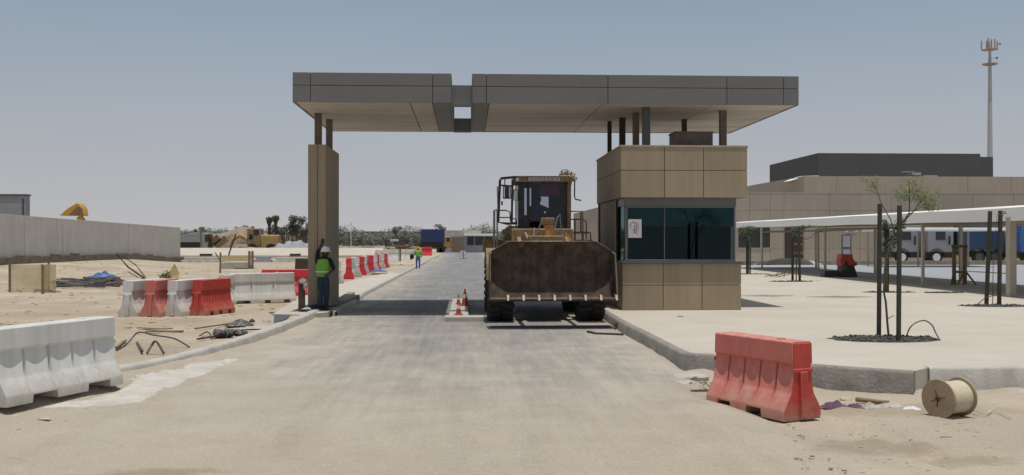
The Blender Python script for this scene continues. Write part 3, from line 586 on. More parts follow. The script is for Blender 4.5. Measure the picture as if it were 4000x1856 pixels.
for k in range(n+1):
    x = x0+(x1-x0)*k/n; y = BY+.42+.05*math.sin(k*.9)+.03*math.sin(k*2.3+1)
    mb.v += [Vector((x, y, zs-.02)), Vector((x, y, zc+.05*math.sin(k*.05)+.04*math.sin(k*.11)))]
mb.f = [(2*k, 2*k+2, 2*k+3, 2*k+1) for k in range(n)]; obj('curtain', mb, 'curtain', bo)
mb = MB(); mb.box(x0-.02, x1+.02, wy+.10, wy+.112, zc, zh-.01); obj('sky_reflection', mb, 'sky_reflection', bo, smooth=False)  # teal panel imitates the sky reflected in the upper pane
# dark branch shapes imitating trees reflected in the upper glass
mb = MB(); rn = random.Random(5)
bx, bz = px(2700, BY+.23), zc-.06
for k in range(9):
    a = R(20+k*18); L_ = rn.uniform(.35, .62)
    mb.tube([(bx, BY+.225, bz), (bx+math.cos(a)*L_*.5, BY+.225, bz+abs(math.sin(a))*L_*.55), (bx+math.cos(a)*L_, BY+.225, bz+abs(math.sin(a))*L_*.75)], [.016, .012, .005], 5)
obj('reflected_branch', mb, 'curtain', bo)
mb = MB(); mb.box(b0+.05, b1-.05, BY+.05, BB-.05, zt-.249, zt-.22); obj('roof', mb, 'conc', bo, smooth=False)
for u, y, r_, m_ in ((2381, 29.4, .06, 'black'), (2431, 28.6, .085, 'black'), (2484, 27.4, .085, 'steel'), (2524, 26.3, .10, 'darkgrey'), (2673, 28.8, .07, 'black'), (2824, 26.9, .09, 'steel')):
    x = max(px(u, y), b0+.12); mb = MB(); mb.box(x-r_, x+r_, y-r_, y+r_, zt-.23, ZB+.03); mb.box(x-r_*1.9, x+r_*1.9, y-r_*1.9, y+r_*1.9, zt-.222, zt-.195)
    obj('canopy_post', mb, m_, can, bevel=.008)
mb = MB(); x0, x1, y_ = px(2638, 26.6), px(2785, 26.6), 26.6; mb.box(x0, x1, y_, y_+.8, zt-.21, pz(511, y_)); mb.box(x0-.02, x1+.02, y_-.02, y_+.82, pz(511, y_)-.03, pz(511, y_)+.01)
for k in range(6): mb.box(x0+.06, x1-.06, y_-.012, y_, zt+.02+k*.05, zt+.035+k*.05)
single('roof_unit', mb, 'steel', 'brown metal cabinet standing on the flat roof of the guard booth', 'air conditioner', ((x0+x1)/2, y_+.4, zt-.2), bevel=.006)
# paper notice in the window
npx = lambda u: px(u, wy+.03)
mb = MB(); n0, n1, nz0, nz1 = npx(2454), npx(2506), pz(929, wy), pz(856, wy); yy = wy+.028
mb.box(n0, n1, yy, yy+.004, nz0, nz1); no = thing('notice', 'pale pink paper notice with black handwriting taped inside the booth window', 'notice', ((n0+n1)/2, yy, nz0))
obj('paper_sheet', mb, 'paper', no, smooth=False)
mb = MB(); W_ = n1-n0; Hh = nz1-nz0
def stroke(ps, r_=.006): mb.tube([(n0+W_*a, yy-.002, nz0+Hh*b) for a, b in ps], r_, 5)
stroke([(.12, .62), (.2, .75), (.35, .84), (.5, .88)]); stroke([(.38, .82), (.5, .74), (.62, .84), (.68, .74), (.55, .66)]); stroke([(.55, .66), (.7, .62), (.66, .5), (.5, .48), (.46, .6), (.55, .66)], .008)
stroke([(.3, .38), (.45, .44), (.62, .36)]); stroke([(.45, .44), (.5, .3), (.72, .2)], .007); stroke([(.52, .3), (.36, .24)]); stroke([(.2, .66), (.16, .5)], .004); stroke([(.74, .8), (.8, .6), (.76, .34)], .004); stroke([(.6, .46), (.66, .3)], .006)
obj('handwriting', mb, 'ink', no)

# ------------------------------------------------------------------ wheel loader
LX = 2.0; LY = 22.0
ld = thing('wheel_loader', 'dirty brown wheel loader with wide bucket stopped under the gate roof', 'wheel loader', (LX, 26, 0))
def lb(x0, x1, y0, y1, z0, z1, mb=None):
    return (mb or MB()).box(LX+x0, LX+x1, LY+y0, LY+y1, z0, z1)
prof = [(0, .70), (.5, .655), (.85, .72), (1.05, .95), (1.13, 1.25), (1.10, 1.55), (.98, 1.78), (.70, 2.0)]
prof = [(a_*.62, b_) for a_, b_ in prof]
hw = [1.44, 1.44, 1.44, 1.44, 1.44, 1.44, 1.42, 1.02]
mb = MB(); k = len(prof)
nseg = 28
for t in (0, .035):
    for (y, z), h in zip(prof, hw):
        for i in range(nseg+1):
            x = -h+2*h*i/nseg; q = .012*noise.noise(Vector((x*2, z*3, t)))
            mb.v.append(Vector((LX+x, LY+y+t*1.0+q, z+(-.03 if t and z < .8 else 0)+q*.4)))
row = nseg+1
for t in range(2):
    for a in range(k-1):
        for i in range(nseg):
            o_ = t*k*row+a*row+i; mb.f.append((o_, o_+1, o_+row+1, o_+row))
for a in (0, k-1):
    for i in range(nseg): o_ = a*row+i; mb.f.append((o_, o_+1, o_+1+k*row, o_+k*row))
buck = obj('bucket', mb, 'bucket', ld)
for sx_ in (-1, 1):
    mb = MB(); x = 1.435*sx_
    poly = [(0.0, .69), (.5, .645), (.85, .71), (1.06, .94), (1.14, 1.25), (1.11, 1.56), (.98, 1.76), (.55, 1.70), (.18, 1.10)]
    mb.prism([(LY+a*.62, b) for a, b in poly], LX+x, LX+x+.035*sx_, 'x'); obj('side_plate', mb, 'bucket', buck, bevel=.006)
mb = MB(); mb.box(LX-1.47, LX+1.47, LY-.06, LY+.16, .685, .72); obj('cutting_edge', mb, 'worn', buck, bevel=.008)
mb = MB(); mb.tube([(LX-1.44, LY+.10, 1.10), (LX-1.44, LY+.33, 1.70), (LX-1.40, LY+.58, 1.76)], .012, 6); mb.tube([(LX+1.44, LY-.02, .72), (LX+1.44, LY+.10, 1.10), (LX+1.44, LY+.33, 1.70), (LX+1.40, LY+.58, 1.77)], .016, 6)
mb.tube([(LX-1.40, LY+.60, 1.78), (LX-1.02, LY+.43, 2.005), (LX+1.02, LY+.43, 2.005), (LX+1.40, LY+.60, 1.78)], .012, 6); obj('edge_rim', mb, 'worn', buck)  # thin rim tubes in the lighter steel along the bucket edges
for i in range(8):
    x = -1.05+i*.352; mb = MB()
    mb.add([(LX+x-.036, LY+.14, .72), (LX+x+.036, LY+.14, .72), (LX+x+.036, LY+.14, .80), (LX+x-.036, LY+.14, .80), (LX+x-.022, LY-.13, .675), (LX+x+.022, LY-.13, .675), (LX+x+.028, LY-.03, .79), (LX+x-.028, LY-.03, .79), (LX+x-.036, LY-.03, .665), (LX+x+.036, LY-.03, .665)],
           [(0, 1, 2, 3), (2, 3, 7, 6), (6, 7, 4, 5), (0, 1, 9, 8), (8, 9, 5, 4), (1, 2, 6, 9), (9, 6, 5), (0, 3, 7, 8), (8, 7, 4)])
    obj('tooth', mb, 'worn', buck, smooth=False)
# wheels
def wheel(x, y, r_, w_, parent):
    t = thing_part = bpy.data.objects.new('wheel', None); link(t, parent); OFF[t.name] = OFF[parent.name]
    c = (LX+x, y, r_+.012); mb = MB(); h = w_/2
    mb.lathe([(r_*.56, -h*.8), (r_*.60, -h*.95), (r_*.85, -h), (r_*.96, -h*.86), (r_*.965, 0), (r_*.96, h*.86), (r_*.85, h), (r_*.60, h*.95), (r_*.56, h*.8)], c, 'x', 40)
    for k in range(22):
        for s_ in (-1, 1):
            a = 2*math.pi*(k+(.5 if s_ > 0 else 0))/22; a2 = a+.14
            p = [Vector((c[0]+s_*xx, c[1]+rr*math.cos(aa), c[2]+rr*math.sin(aa))) for xx, rr, aa in ((.02, r_, a), (h*.98, r_*.985, a2), (h*1.02, r_*.86, a2))]
            mb.bar(p[0], p[1], .09, .07, up=(p[0]-Vector(c)).normalized()); mb.bar(p[1], p[2], .08, .05, up=(1, 0, 0))
    obj('tyre', mb, 'rubber', t)
    mb = MB(); mb.lathe([(r_*.55, -h*.55), (r_*.58, -h*.75), (r_*.55, -h*.7), (r_*.3, -h*.35), (r_*.3, h*.35), (r_*.55, h*.7), (r_*.58, h*.75), (r_*.55, h*.55)], c, 'x', 32); obj('rim', mb, 'orange', t)
for x in (-1.13, 1.13):
    wheel(x, 24.6, .80, .62, ld); wheel(x, 27.9, .80, .62, ld)
mb = MB(); mb.tube([(LX-1.0, 24.6, .8), (LX+1.0, 24.6, .8)], .17, 12); mb.box(LX-.3, LX+.3, 24.3, 24.95, .55, 1.1); obj('axle', mb, 'black', ld); mb = MB(); mb.tube([(LX-1.0, 27.9, .8), (LX+1.0, 27.9, .8)], .17, 12); obj('axle', mb, 'black', ld)
mb = MB(); mb.box(LX-.42, LX+.42, 23.9, 26.0, .95, 2.15); mb.box(LX-.8, LX+.8, 25.3, 26.3, 1.0, 2.34); mb.box(LX-.55, LX+.55, 26.2, 29.4, .6, 1.4); obj('front_frame', mb, 'rust', ld, bevel=.03)
mb = MB(); mb.box(LX-.75, LX+.75, 27.9, 30.2, 1.2, 2.45); obj('engine_hood', mb, 'rust', ld, bevel=.06)
mb = MB(); mb.box(LX-.95, LX+.95, 29.9, 30.4, .7, 1.7); obj('counterweight', mb, 'black', ld, bevel=.04)
for s_ in (-1, 1):
    mb = MB(); x = LX+.62*s_
    mb.prism([(25.5, 2.2), (25.9, 2.28), (25.75, 1.95), (24.2, 1.35), (23.0, .8), (22.7, .95), (24.0, 1.65)], x-.05, x+.05, 'x'); obj('lift_arm', mb, 'rust', ld, bevel=.01)
    mb = MB(); mb.tube([(LX+.42*s_, 25.6, 1.5), (LX+.55*s_, 24.6, 1.3), (LX+.6*s_, 24.1, 1.2)], [.09, .09, .05], 10); obj('hydraulic_ram', mb, 'black', ld)
    mb = MB()
    xa, xb = LX+.80*s_, LX+1.5*s_
    for k in range(9):
        a0, a1 = R(15+150*k/9), R(15+150*(k+1)/9)
        for (yc) in (24.6,):
            mb.add([(xx, yc-math.cos(a)*1.0, .8+math.sin(a)*(1.02+t)) for t in (0, .03) for a in (a0, a1) for xx in (xa, xb)], [(0, 1, 3, 2), (4, 6, 7, 5), (0, 2, 6, 4), (1, 5, 7, 3), (0, 4, 5, 1), (2, 3, 7, 6)])
    obj('front_fender', mb, 'rust', ld)
    mb = MB(); mb.box(xa, xb, 26.7, 29.2, 1.95, 2.05); mb.box(xa, xb-(.02*s_), 26.7, 26.78, 1.5, 1.95); mb.box(xb-.04*s_, xb, 26.8, 29.2, 1.7, 1.96); obj('rear_fender', mb, 'rust', ld, bevel=.01)
# tilt lever between the arms
mb = MB(); y = 24.35; X = px(2140, y)
mb.prism([(X-.13, 2.56), (X+.14, 2.56), (X+.16, 2.30), (X+.10, 2.05), (X+.12, 1.6), (X-.10, 1.6), (X-.08, 2.05), (X-.06, 2.28)], y, y+.12, 'y'); tl = obj('tilt_lever', mb, 'orange', ld, bevel=.012)
mb = MB(); mb.box(X-.16, X+.17, y-.02, y+.16, 2.42, 2.6); obj('lever_head', mb, 'rust', tl, bevel=.02)
mb = MB(); mb.tube([(X-.42, y+.2, 2.03), (X-.28, y+.1, 2.2), (X-.18, y, 2.45), (X-.14, y, 2.6)], .014, 6); mb.tube([(X+.17, y, 2.3), (X+.24, y, 2.6), (X+.30, y, 2.68), (X+.33, y+.1, 2.45), (X+.40, y+.1, 2.0)], .014, 6)
mb.tube([(X-.32, y+.2, 2.35), (X-.36, y+.1, 2.1), (X-.3, y, 1.9)], .016, 6); obj('hose', mb, 'greyrail', tl)
for (u0, v0, u1, v1, m_) in ((2049, 908, 2060, 936, 'paper'), (2207, 912, 2224, 938, 'yellow')):
    y = 24.9; mb = MB(); a, b = P(u0, v0, y), P(u1, v1, y); mb.add([a, a+Vector((.02, 0, .02)), b+Vector((.1, 0, 0)), b], [(0, 1, 2, 3)]); mb.add([p+Vector((0, .02, 0)) for p in mb.v[:4]], [(0, 1, 2, 3)]); obj('guard_plate', mb, m_, ld)
# cab
CYF = 26.45; cx0, cx1 = px(2024, CYF), px(2228, CYF); cb = CYF+1.55; z0, z1 = 2.28, pz(712, CYF); zr = pz(690, CYF)
cab = obj('cab', MB().box(cx0, cx1, CYF, cb, 1.4, z0).box(cx0+.02, cx1-.02, cb-.05, cb-.01, z0, z0+.25), 'black', ld, bevel=.02)
xm = px(2062, CYF)
for a_ in ((cx0, cx0+.17, CYF, CYF+.1), (cx1-.17, cx1, CYF, CYF+.1), (cx0, cx0+.09, cb-.1, cb), (cx1-.09, cx1, cb-.1, cb), (cx0+.002, cx0+.07, CYF+.75, CYF+.84), (cx1-.07, cx1-.002, CYF+.75, CYF+.84), (xm-.03, xm+.05, CYF+.02, CYF+.08)):
    obj('pillar', MB().box(*a_, z0, z1), 'black', cab, bevel=.015)
mb = MB(); x2 = px(2222, CYF); mb.tube([(x2, CYF-.06, 2.05), (x2, CYF-.06, z1-.1), (x2+.03, CYF-.06, z1+.02)], .055, 10); obj('exhaust_stack', mb, 'rust', ld)
mb = MB(); mb.box(px(2010, CYF-.1), px(2236, CYF-.1), CYF-.12, cb+.08, z1, zr); rf = obj('cab_roof', mb, 'rust', cab, bevel=.02)
mb = MB(); mb.box(px(2012, CYF-.1), px(2225, CYF-.1), CYF-.1, cb+.04, zr, zr+.014); obj('roof_sheet', mb, 'greyrail', rf)
mb = MB(); rn = random.Random(4)
for k in range(22):
    x = px(2066, CYF-.15)+k*.0395; ti = rn.uniform(-.012, .012); mb.bar((x+ti, CYF-.135, z1+.03), (x-ti, CYF-.135, zr-.03), .013 if k % 3 else .022, .02)
obj('roof_grille', mb, 'plastwhite', rf)
mb = MB(); x = px(2022, CYF-.2); mb.box(x-.035, x+.035, CYF-.2, CYF-.12, z1+.02, zr-.05); obj('headlight', mb, 'plastwhite', rf, bevel=.01)
mb = MB(); mb.box(cx0+.171, cx1-.171, CYF+.03, CYF+.036, z0, z1); obj('windshield', mb, 'cabglass', cab, smooth=False)
mb = MB(); mb.box(cx0+.01, cx0+.016, CYF+.1, cb-.1, z0, z1); obj('side_window', mb, 'cabglass', cab, smooth=False)
mb = MB(); mb.box(cx1-.016, cx1-.01, CYF+.1, cb-.1, z0, z1); obj('side_window', mb, 'cabglass', cab, smooth=False)
# rear of the cab: dark lining with openings
mb = MB(); yb = cb-.06; xa, xb_ = px(2112, yb), px(2142, yb)
u = lambda q: px(q, yb)
zA, zB_ = pz(768, yb), pz(835, yb)
mb.box(u(2075), u(2110), yb, yb+.03, z0, z1); mb.box(u(2110), u(2143), yb, yb+.03, zA, z1); mb.box(u(2110), u(2143), yb, yb+.03, z0, zB_); mb.box(u(2143), cx1-.09, yb, yb+.03, z0, z1)
mb.box(cx0+.09, u(2048), yb, yb+.03, z0, z1); mb.box(u(2048), u(2075), yb, yb+.03, z0, pz(840, yb)); mb.box(u(2048), u(2075), yb, yb+.03, pz(735, yb), z1)
for k in range(14): x = u(2146)+k*.04; mb.box(x, x+.02, yb-.02, yb, z0, z1)
obj('rear_panel', mb, 'seat', cab, smooth=False)
mb = MB(); y = CYF+.12; mb.add([P(2105, 722, y), P(2184, 722, y), P(2182, 765, y), P(2108, 766, y)], [(0, 1, 2, 3)]); mb.add([P(2105, 722, y+.02), P(2184, 722, y+.02), P(2182, 765, y+.02), P(2108, 766, y+.02)], [(0, 1, 2, 3)]); obj('sun_visor', mb, 'maroon', cab, smooth=False)
mb = MB(); sxx = px(2095, 27.3); mb.box(sxx-.24, sxx+.24, 27.15, 27.6, 2.25, 2.45); mb.box(sxx-.22, sxx+.22, 27.5, 27.62, 2.45, 2.95); obj('seat', mb, 'seat', cab, bevel=.04)
mb = MB(); mb.lathe([(.17, -.012), (.185, 0), (.17, .012)], (px(2090, 26.8), 26.85, 2.62), 'z', 20); mb.tube([(px(2090, 26.8), 26.7, 2.3), (px(2090, 26.8), 26.85, 2.62)], .03, 8); obj('steering_wheel', mb, 'black', cab)
# left mirror frame, ladder side
def fr_t(pts, y, r_=.022, mb=None):
    mb = mb or MB(); mb.tube([P(a, b, y) for a, b in pts], r_, 8); return mb
y = 26.35
mb = fr_t([(2012, 692), (1958, 697), (1953, 706), (1946, 868), (1980, 874), (2018, 872)], y, .035); fr_t([(2002, 700), (1999, 870)], y, .03, mb); fr_t([(1956, 724), (2000, 727)], y, .022, mb); fr_t([(1972, 697), (1972, 724)], y, .014, mb)
fr_t([(1952, 850), (1996, 850)], y, .016, mb); fr_t([(1948, 822), (1975, 822), (1992, 828), (1994, 866)], y, .016, mb); fr_t([(2008, 742), (2008, 783), (2024, 783), (2024, 742), (2008, 742)], y, .016, mb)
fr_t([(1999, 852), (2012, 856), (2020, 870)], y, .016, mb); obj('access_frame', mb, 'black', ld)
mb = MB(); a, b = P(1964, 726, y-.05), P(1996, 777, y-.05); mb.box(a.x, b.x, y-.1, y-.02, b.z, a.z); mi = obj('mirror', mb, 'black', ld, bevel=.02)
mb = MB(); mb.box(a.x+.02, a.x+.055, y-.105, y-.1, b.z+.03, a.z-.03); mb.box(b.x-.055, b.x-.02, y-.105, y-.1, b.z+.03, a.z-.03); obj('mirror_glass', mb, 'plastwhite', mi, smooth=False)
mb = MB(); a = P(1959, 786, y); mb.box(a.x-.01, a.x+.035, y-.04, y+.02, a.z-.11, a.z); obj('lamp', mb, 'black', ld, bevel=.008)
mb = fr_t([(1943, 728), (1946, 868)], y, .018); fr_t([(1931, 990), (1932, 822), (1938, 819), (1942, 824), (1942, 990)], y+.1, .022, mb); fr_t([(1928, 935), (1929, 822)], y+.1, .02, mb); obj('grab_rail', mb, 'greyrail', ld)
mb = fr_t([(1972, 985), (1972, 905), (1980, 893), (2022, 893)], y+.1, .05); fr_t([(1992, 930), (1992, 880)], y+.1, .05, mb); fr_t([(2010, 940), (2012, 885)], y+.1, .04, mb)
for k in range(7): mb.rock(P(1972+k*7, 905+(k*13) % 28, y+.05), .08, k, (1, 1, 1), 1)
mb.box(px(1968, y), px(2024, y), y, y+.6, 1.9, 2.05); obj('step_platform', mb, 'rust', ld)
y = 26.7
mb = fr_t([(2226, 826), (2276, 826), (2277, 905)], y, .018); fr_t([(2226, 857), (2277, 857), (2284, 862), (2290, 866), (2290, 935)], y, .018, mb); fr_t([(2269, 828), (2269, 905)], y, .022, mb); fr_t([(2246, 858), (2246, 940)], y, .022, mb)
fr_t([(2226, 862), (2228, 905)], y, .018, mb); fr_t([(2218, 909), (2300, 909)], y, .028, mb); fr_t([(2276, 909), (2276, 945)], y, .03, mb); fr_t([(2290, 912), (2306, 908), (2308, 940)], y, .02, mb); obj('handrail', mb, 'rust', ld)
mb = fr_t([(2236, 704), (2245, 706), (2244, 768), (2248, 779), (2270, 783)], CYF, .018); obj('mirror_arm', mb, 'black', ld)
mb = MB(); y = CYF-.02; c = P(2207, 690, y); rn = random.Random(2)
for k in range(9):
    d = Vector((rn.uniform(-.12, .2), rn.uniform(-.1, .06), rn.uniform(-.08, .2))); mb.leaves(c+d, (.09, .08, .08), 42, .05, k); mb.tube([c+Vector((0, 0, -.08)), c+d], .006, 4)
mb.leaves(c+Vector((.22, 0, -.06)), (.14, .07, .08), 110, .05, 44)
single('plant_bunch', mb, 'drystalk', 'bunch of dry yellow leaves tied at the corner of the loader cab roof', 'dry leaves', c, smooth=False)

# ------------------------------------------------------------------ people
def skin(name, chains, m, parent, sub=1):
    vs, es, rs, idx = [], [], [], {}
    for ch in chains:
        pv = None
        for (k, p, r_) in ch:
            if k in idx: i = idx[k]
            else:
                i = len(vs); vs.append(p); rs.append(r_)
                if k: idx[k] = i
            if pv is not None: es.append((pv, i))
            pv = i
    me = bpy.data.meshes.new(name); me.from_pydata(vs, es, []); me.update(); o = bpy.data.objects.new(name, me); link(o, parent); OFF[o.name] = Vector()
    bm = bmesh.new(); bm.from_mesh(me); la = bm.verts.layers.skin.verify()
    bm.verts.ensure_lookup_table()
    for v, r_ in zip(bm.verts, rs):
        v[la].radius = (r_, r_) if not isinstance(r_, tuple) else r_
    bm.verts[0][la].use_root = True; bm.to_mesh(me); bm.free()
    s_ = o.modifiers.new('skin', 'SKIN'); s_.use_smooth_shade = True; b = o.modifiers.new('sub', 'SUBSURF'); b.levels = sub; b.render_levels = sub+1 if sub < 2 else 2
    me.materials.append(M[m]); return o
def person(name, label, loc, rotz, J, mats, helmet=True, vest=True, group=None):
    t = thing(name, label, 'person', loc, group, 1e-9); t.rotation_euler = (0, 0, rotz)
    V = {k: Vector(v) for k, v in J.items()}
    def hand(s_):
        w_, h_ = V[s_+'wrist'], V[s_+'hand']; d = (h_-w_).normalized(); sd = d.orthogonal().normalized() if abs(d.x) > .8 else d.cross(Vector((0, 1, 0))).normalized(); out = []
        for k, l in enumerate((.065, .078, .072, .058)):
            b = h_+sd*(-.03+.02*k); out.append([(s_+'h', h_, .03), (None, b+d*.035, .0095), (None, b+d*(.035+l*.55)+Vector((0, .008, 0)), .009), (None, b+d*(.03+l)+Vector((0, .022, 0)), .007)])
        out.append([(s_+'h', h_, .03), (None, h_-sd*.045+d*.0, .011), (None, h_-sd*.06+d*.045, .009)])
        return out
    body = [[('pel', V['pelvis'], .12), ('sp', V['spine'], .12), ('ch', V['chest'], .135), ('nk', V['neck'], .055), ('hd0', V['head']+Vector((0, 0, -.05)), .08), ('hd', V['head']+Vector((0, 0, .03)), .09), ('hd2', V['head']+Vector((0, 0, .1)), .06)]]
    for s_ in 'LR':
        body += [[('pel', V['pelvis'], .12), (s_+'hip', V[s_+'hip'], .085), (s_+'kn', V[s_+'knee'], .055), (s_+'an', V[s_+'ankle'], .038)],
                 [('ch', V['chest'], .135), (s_+'sh', V[s_+'sh'], .058), (s_+'el', V[s_+'elbow'], .042), (s_+'wr', V[s_+'wrist'], .028), (s_+'h', V[s_+'hand'], .03)]]
        body += hand(s_)
    skin('body', body, 'skin', t)
    f = V.get('face', Vector((0, 1, 0))).normalized(); hd = V['head']; rt = f.cross(Vector((0, 0, 1))).normalized()
    mb = MB(); mb.rock(hd+f*.095+Vector((0, 0, -.005)), .018, 3, (1, 1, 1.6)); mb.rock(hd+rt*.09, .022, 1, (.5, 1, 1.5)); mb.rock(hd-rt*.09, .022, 1, (.5, 1, 1.5)); obj('face_features', mb, 'skin', t, off=Vector())
    mb = MB()
    for s_ in (-1, 1): mb.rock(hd+f*.082+rt*.032*s_+Vector((0, 0, .028)), .011, 2, (1, 1, .7))
    mb.rock(hd+f*.084+Vector((0, 0, -.048)), .02, 2, (1.1, .5, .35)); obj('eyes_and_mouth', mb, 'boot', t, off=Vector())
    tr = [[('pel', V['pelvis']+Vector((0, 0, .05)), (.15, .12)), ('p2', V['pelvis']+Vector((0, 0, -.03)), (.15, .125))]]
    for s_ in 'LR': tr.append([('p2', V['pelvis'], .13), (s_+'h', V[s_+'hip']+Vector((0, 0, -.06)), .098), (s_+'k', V[s_+'knee'], .072), (s_+'a', V[s_+'ankle']+Vector((0, 0, .0)), .066)])
    skin('trousers', tr, mats[1], t)
    sh = [[('pel', V['pelvis']+Vector((0, 0, .06)), (.145, .115)), ('sp', V['spine'], (.14, .115)), ('ch', V['chest'], (.155, .125)), ('nk', V['neck'], .062)]]
    for s_ in 'LR': sh.append([('ch', V['chest'], .15), (s_+'s', V[s_+'sh'], .075), (s_+'e', V[s_+'elbow'], .058), (s_+'w', V[s_+'elbow'].lerp(V[s_+'wrist'], mats[3]), .045)])
    skin('shirt', sh, mats[0], t)
    if vest:
        ve = [[('a', V['pelvis']+Vector((0, 0, -.04)), (.215, .17)), ('b', V['spine'], (.20, .16)), ('c', V['chest']+Vector((0, 0, .0)), (.215, .175)), ('d', V['chest']+Vector((0, .01, .10)), (.17, .12))]]
        v_ = skin('vest', ve, 'hivis', t)
        for s_ in 'LR':
            pass
        mb = MB(); c = V['spine']; n = 24; 
        for zz, rx, ry in ((0, .202, .162), (.035, .203, .163)):
            for k in range(n): a = 2*math.pi*k/n; mb.v.append(Vector((c.x+rx*1.03*math.cos(a), c.y+ry*1.03*math.sin(a), c.z+zz-.06)))
        mb.f = [(k, (k+1) % n, n+(k+1) % n, n+k) for k in range(n)]; obj('reflective_band', mb, 'tape', v_, off=Vector())
    for s_ in 'LR':
        a = V[s_+'ankle']; mb = MB(); fd = V.get(s_+'toe', Vector((0, 1, 0))).normalized()
        pts = []; prof_ = [(-.09, .045, .09), (-.03, .05, .11), (.05, .05, .085), (.12, .052, .06), (.17, .04, .045), (.19, .02, .03)]
        rr = fd.cross(Vector((0, 0, 1)))
        base = Vector((a.x, a.y, a.z-.09)); n = 10
        for d_, w_, h_ in prof_:
            for k in range(n):
                an = math.pi*2*k/n; mb.v.append(base+fd*d_+rr*(w_*math.cos(an))+Vector((0, 0, max(0, h_*.5+h_*.55*math.sin(an)))))
        for i in range(len(prof_)-1):
            for k in range(n): k2 = (k+1) % n; mb.f.append((i*n+k, i*n+k2, (i+1)*n+k2, (i+1)*n+k))
        mb.f += [tuple(range(n)), tuple(range((len(prof_)-1)*n, len(prof_)*n))]; obj('boot', mb, 'boot', t, off=Vector())
    if helmet:
        mb = MB(); c = hd+Vector((0, 0, .045)); mb.lathe([(.145, -.01), (.142, .0), (.118, .012), (.122, .03), (.115, .075), (.09, .115), (.05, .138), (.01, .145)], c, 'z', 24)
        mb.add([c+f*.1+rt*.09+Vector((0, 0, .004)), c+f*.19+rt*.05-Vector((0, 0, .012)), c+f*.19-rt*.05-Vector((0, 0, .012)), c+f*.1-rt*.09+Vector((0, 0, .004))], [(0, 1, 2, 3)])
        mb.bar(c+f*.09+Vector((0, 0, .11)), c-f*.09+Vector((0, 0, .11)), .03, .05); obj('hard_hat', mb, mats[2], t, off=Vector())
    else:
        mb = MB(); mb.lathe([(.1, 0), (.105, .04), (.09, .09), (.04, .115)], hd+Vector((0, 0, .02)), 'z', 16); obj('hair', mb, 'boot', t, off=Vector())
    return t
wy_ = 26.66
J1 = dict(pelvis=(0, 0, .90), spine=(.0, .02, 1.10), chest=(0, .06, 1.32), neck=(.03, .10, 1.46), head=(.05, .13, 1.56), face=(.2, 1, -.2),
  Lhip=(-.09, 0, .84), Lknee=(-.04, .06, .46), Lankle=(-.10, .0, .09), Rhip=(.09, 0, .84), Rknee=(.10, .08, .46), Rankle=(.05, .14, .09),
  Lsh=(-.17, .07, 1.38), Lelbow=(-.17, .20, 1.60), Lwrist=(-.08, .28, 1.80), Lhand=(-.07, .292, 1.86),
  Rsh=(.18, .06, 1.36), Relbow=(.30, -.04, 1.14), Rwrist=(.17, -.12, 1.0), Rhand=(.13, -.14, .96))
person('person', 'worker in white helmet, green vest and jeans leaning against the tan gate column', (px(1262, wy_), wy_, .125), 0, J1, ('shirt', 'denim', 'helmet', .35))
g_ = G(1633, 1050)
J2 = dict(pelvis=(0, 0, .86), spine=(0, 0, 1.06), chest=(0, .02, 1.26), neck=(0, .04, 1.40), head=(0, .08, 1.46), face=(0, 1, -.4),
  Lhip=(-.09, 0, .80), Lknee=(-.11, .02, .45), Lankle=(-.11, 0, .09), Rhip=(.09, 0, .80), Rknee=(.11, .02, .45), Rankle=(.10, .0, .09),
  Lsh=(-.19, .02, 1.30), Lelbow=(-.34, -.02, 1.10), Lwrist=(-.36, .06, .90), Lhand=(-.36, .07, .84),
  Rsh=(.19, .02, 1.30), Relbow=(.32, -.02, 1.08), Rwrist=(.26, .12, .92), Rhand=(.24, .14, .88))
person('person', 'distant worker in lime vest and blue trousers standing on the road beyond the gate', g_, 0, J2, ('hivis', 'blue', 'drystalk', .3), vest=True)
mb = MB(); mb.rock((g_.x-.46, g_.y, .88), .2, 5, (.75, .6, 1.15)); mb.tube([(g_.x-.52, g_.y, .95), (g_.x-.38, g_.y+.05, 1.12), (g_.x-.36, g_.y+.07, .86)], .015, 5); single('bag', mb, 'shirt', 'black bag hanging beside the distant worker in the lime vest', 'bag', (g_.x-.46, g_.y, .6))
J3 = dict(pelvis=(0, 0, .08), spine=(-.02, .0, .28), chest=(-.02, -.06, .48), neck=(-.02, -.09, .62), head=(-.02, -.12, .72), face=(0, -1, -.3),
  Lhip=(-.1, -.06, .06), Lknee=(-.14, -.42, .12), Lankle=(-.14, -.50, -.26), Rhip=(.1, -.06, .06), Rknee=(.14, -.42, .12), Rankle=(.14, -.50, -.26),
  Ltoe=(0, -1, 0), Rtoe=(0, -1, 0), Lsh=(-.2, -.06, .52), Lelbow=(-.28, -.26, .36), Lwrist=(-.16, -.44, .33), Lhand=(-.12, -.48, .34),
  Rsh=(.17, -.06, .52), Relbow=(.32, -.22, .42), Rwrist=(.16, -.42, .33), Rhand=(.12, -.47, .34))
person('person', 'driver in dark blue shirt seated at the wheel inside the loader cab', (sxx+.05, 27.33, 2.42), 0, J3, ('opshirt', 'denim', 'helmet', .8), helmet=False, vest=False)

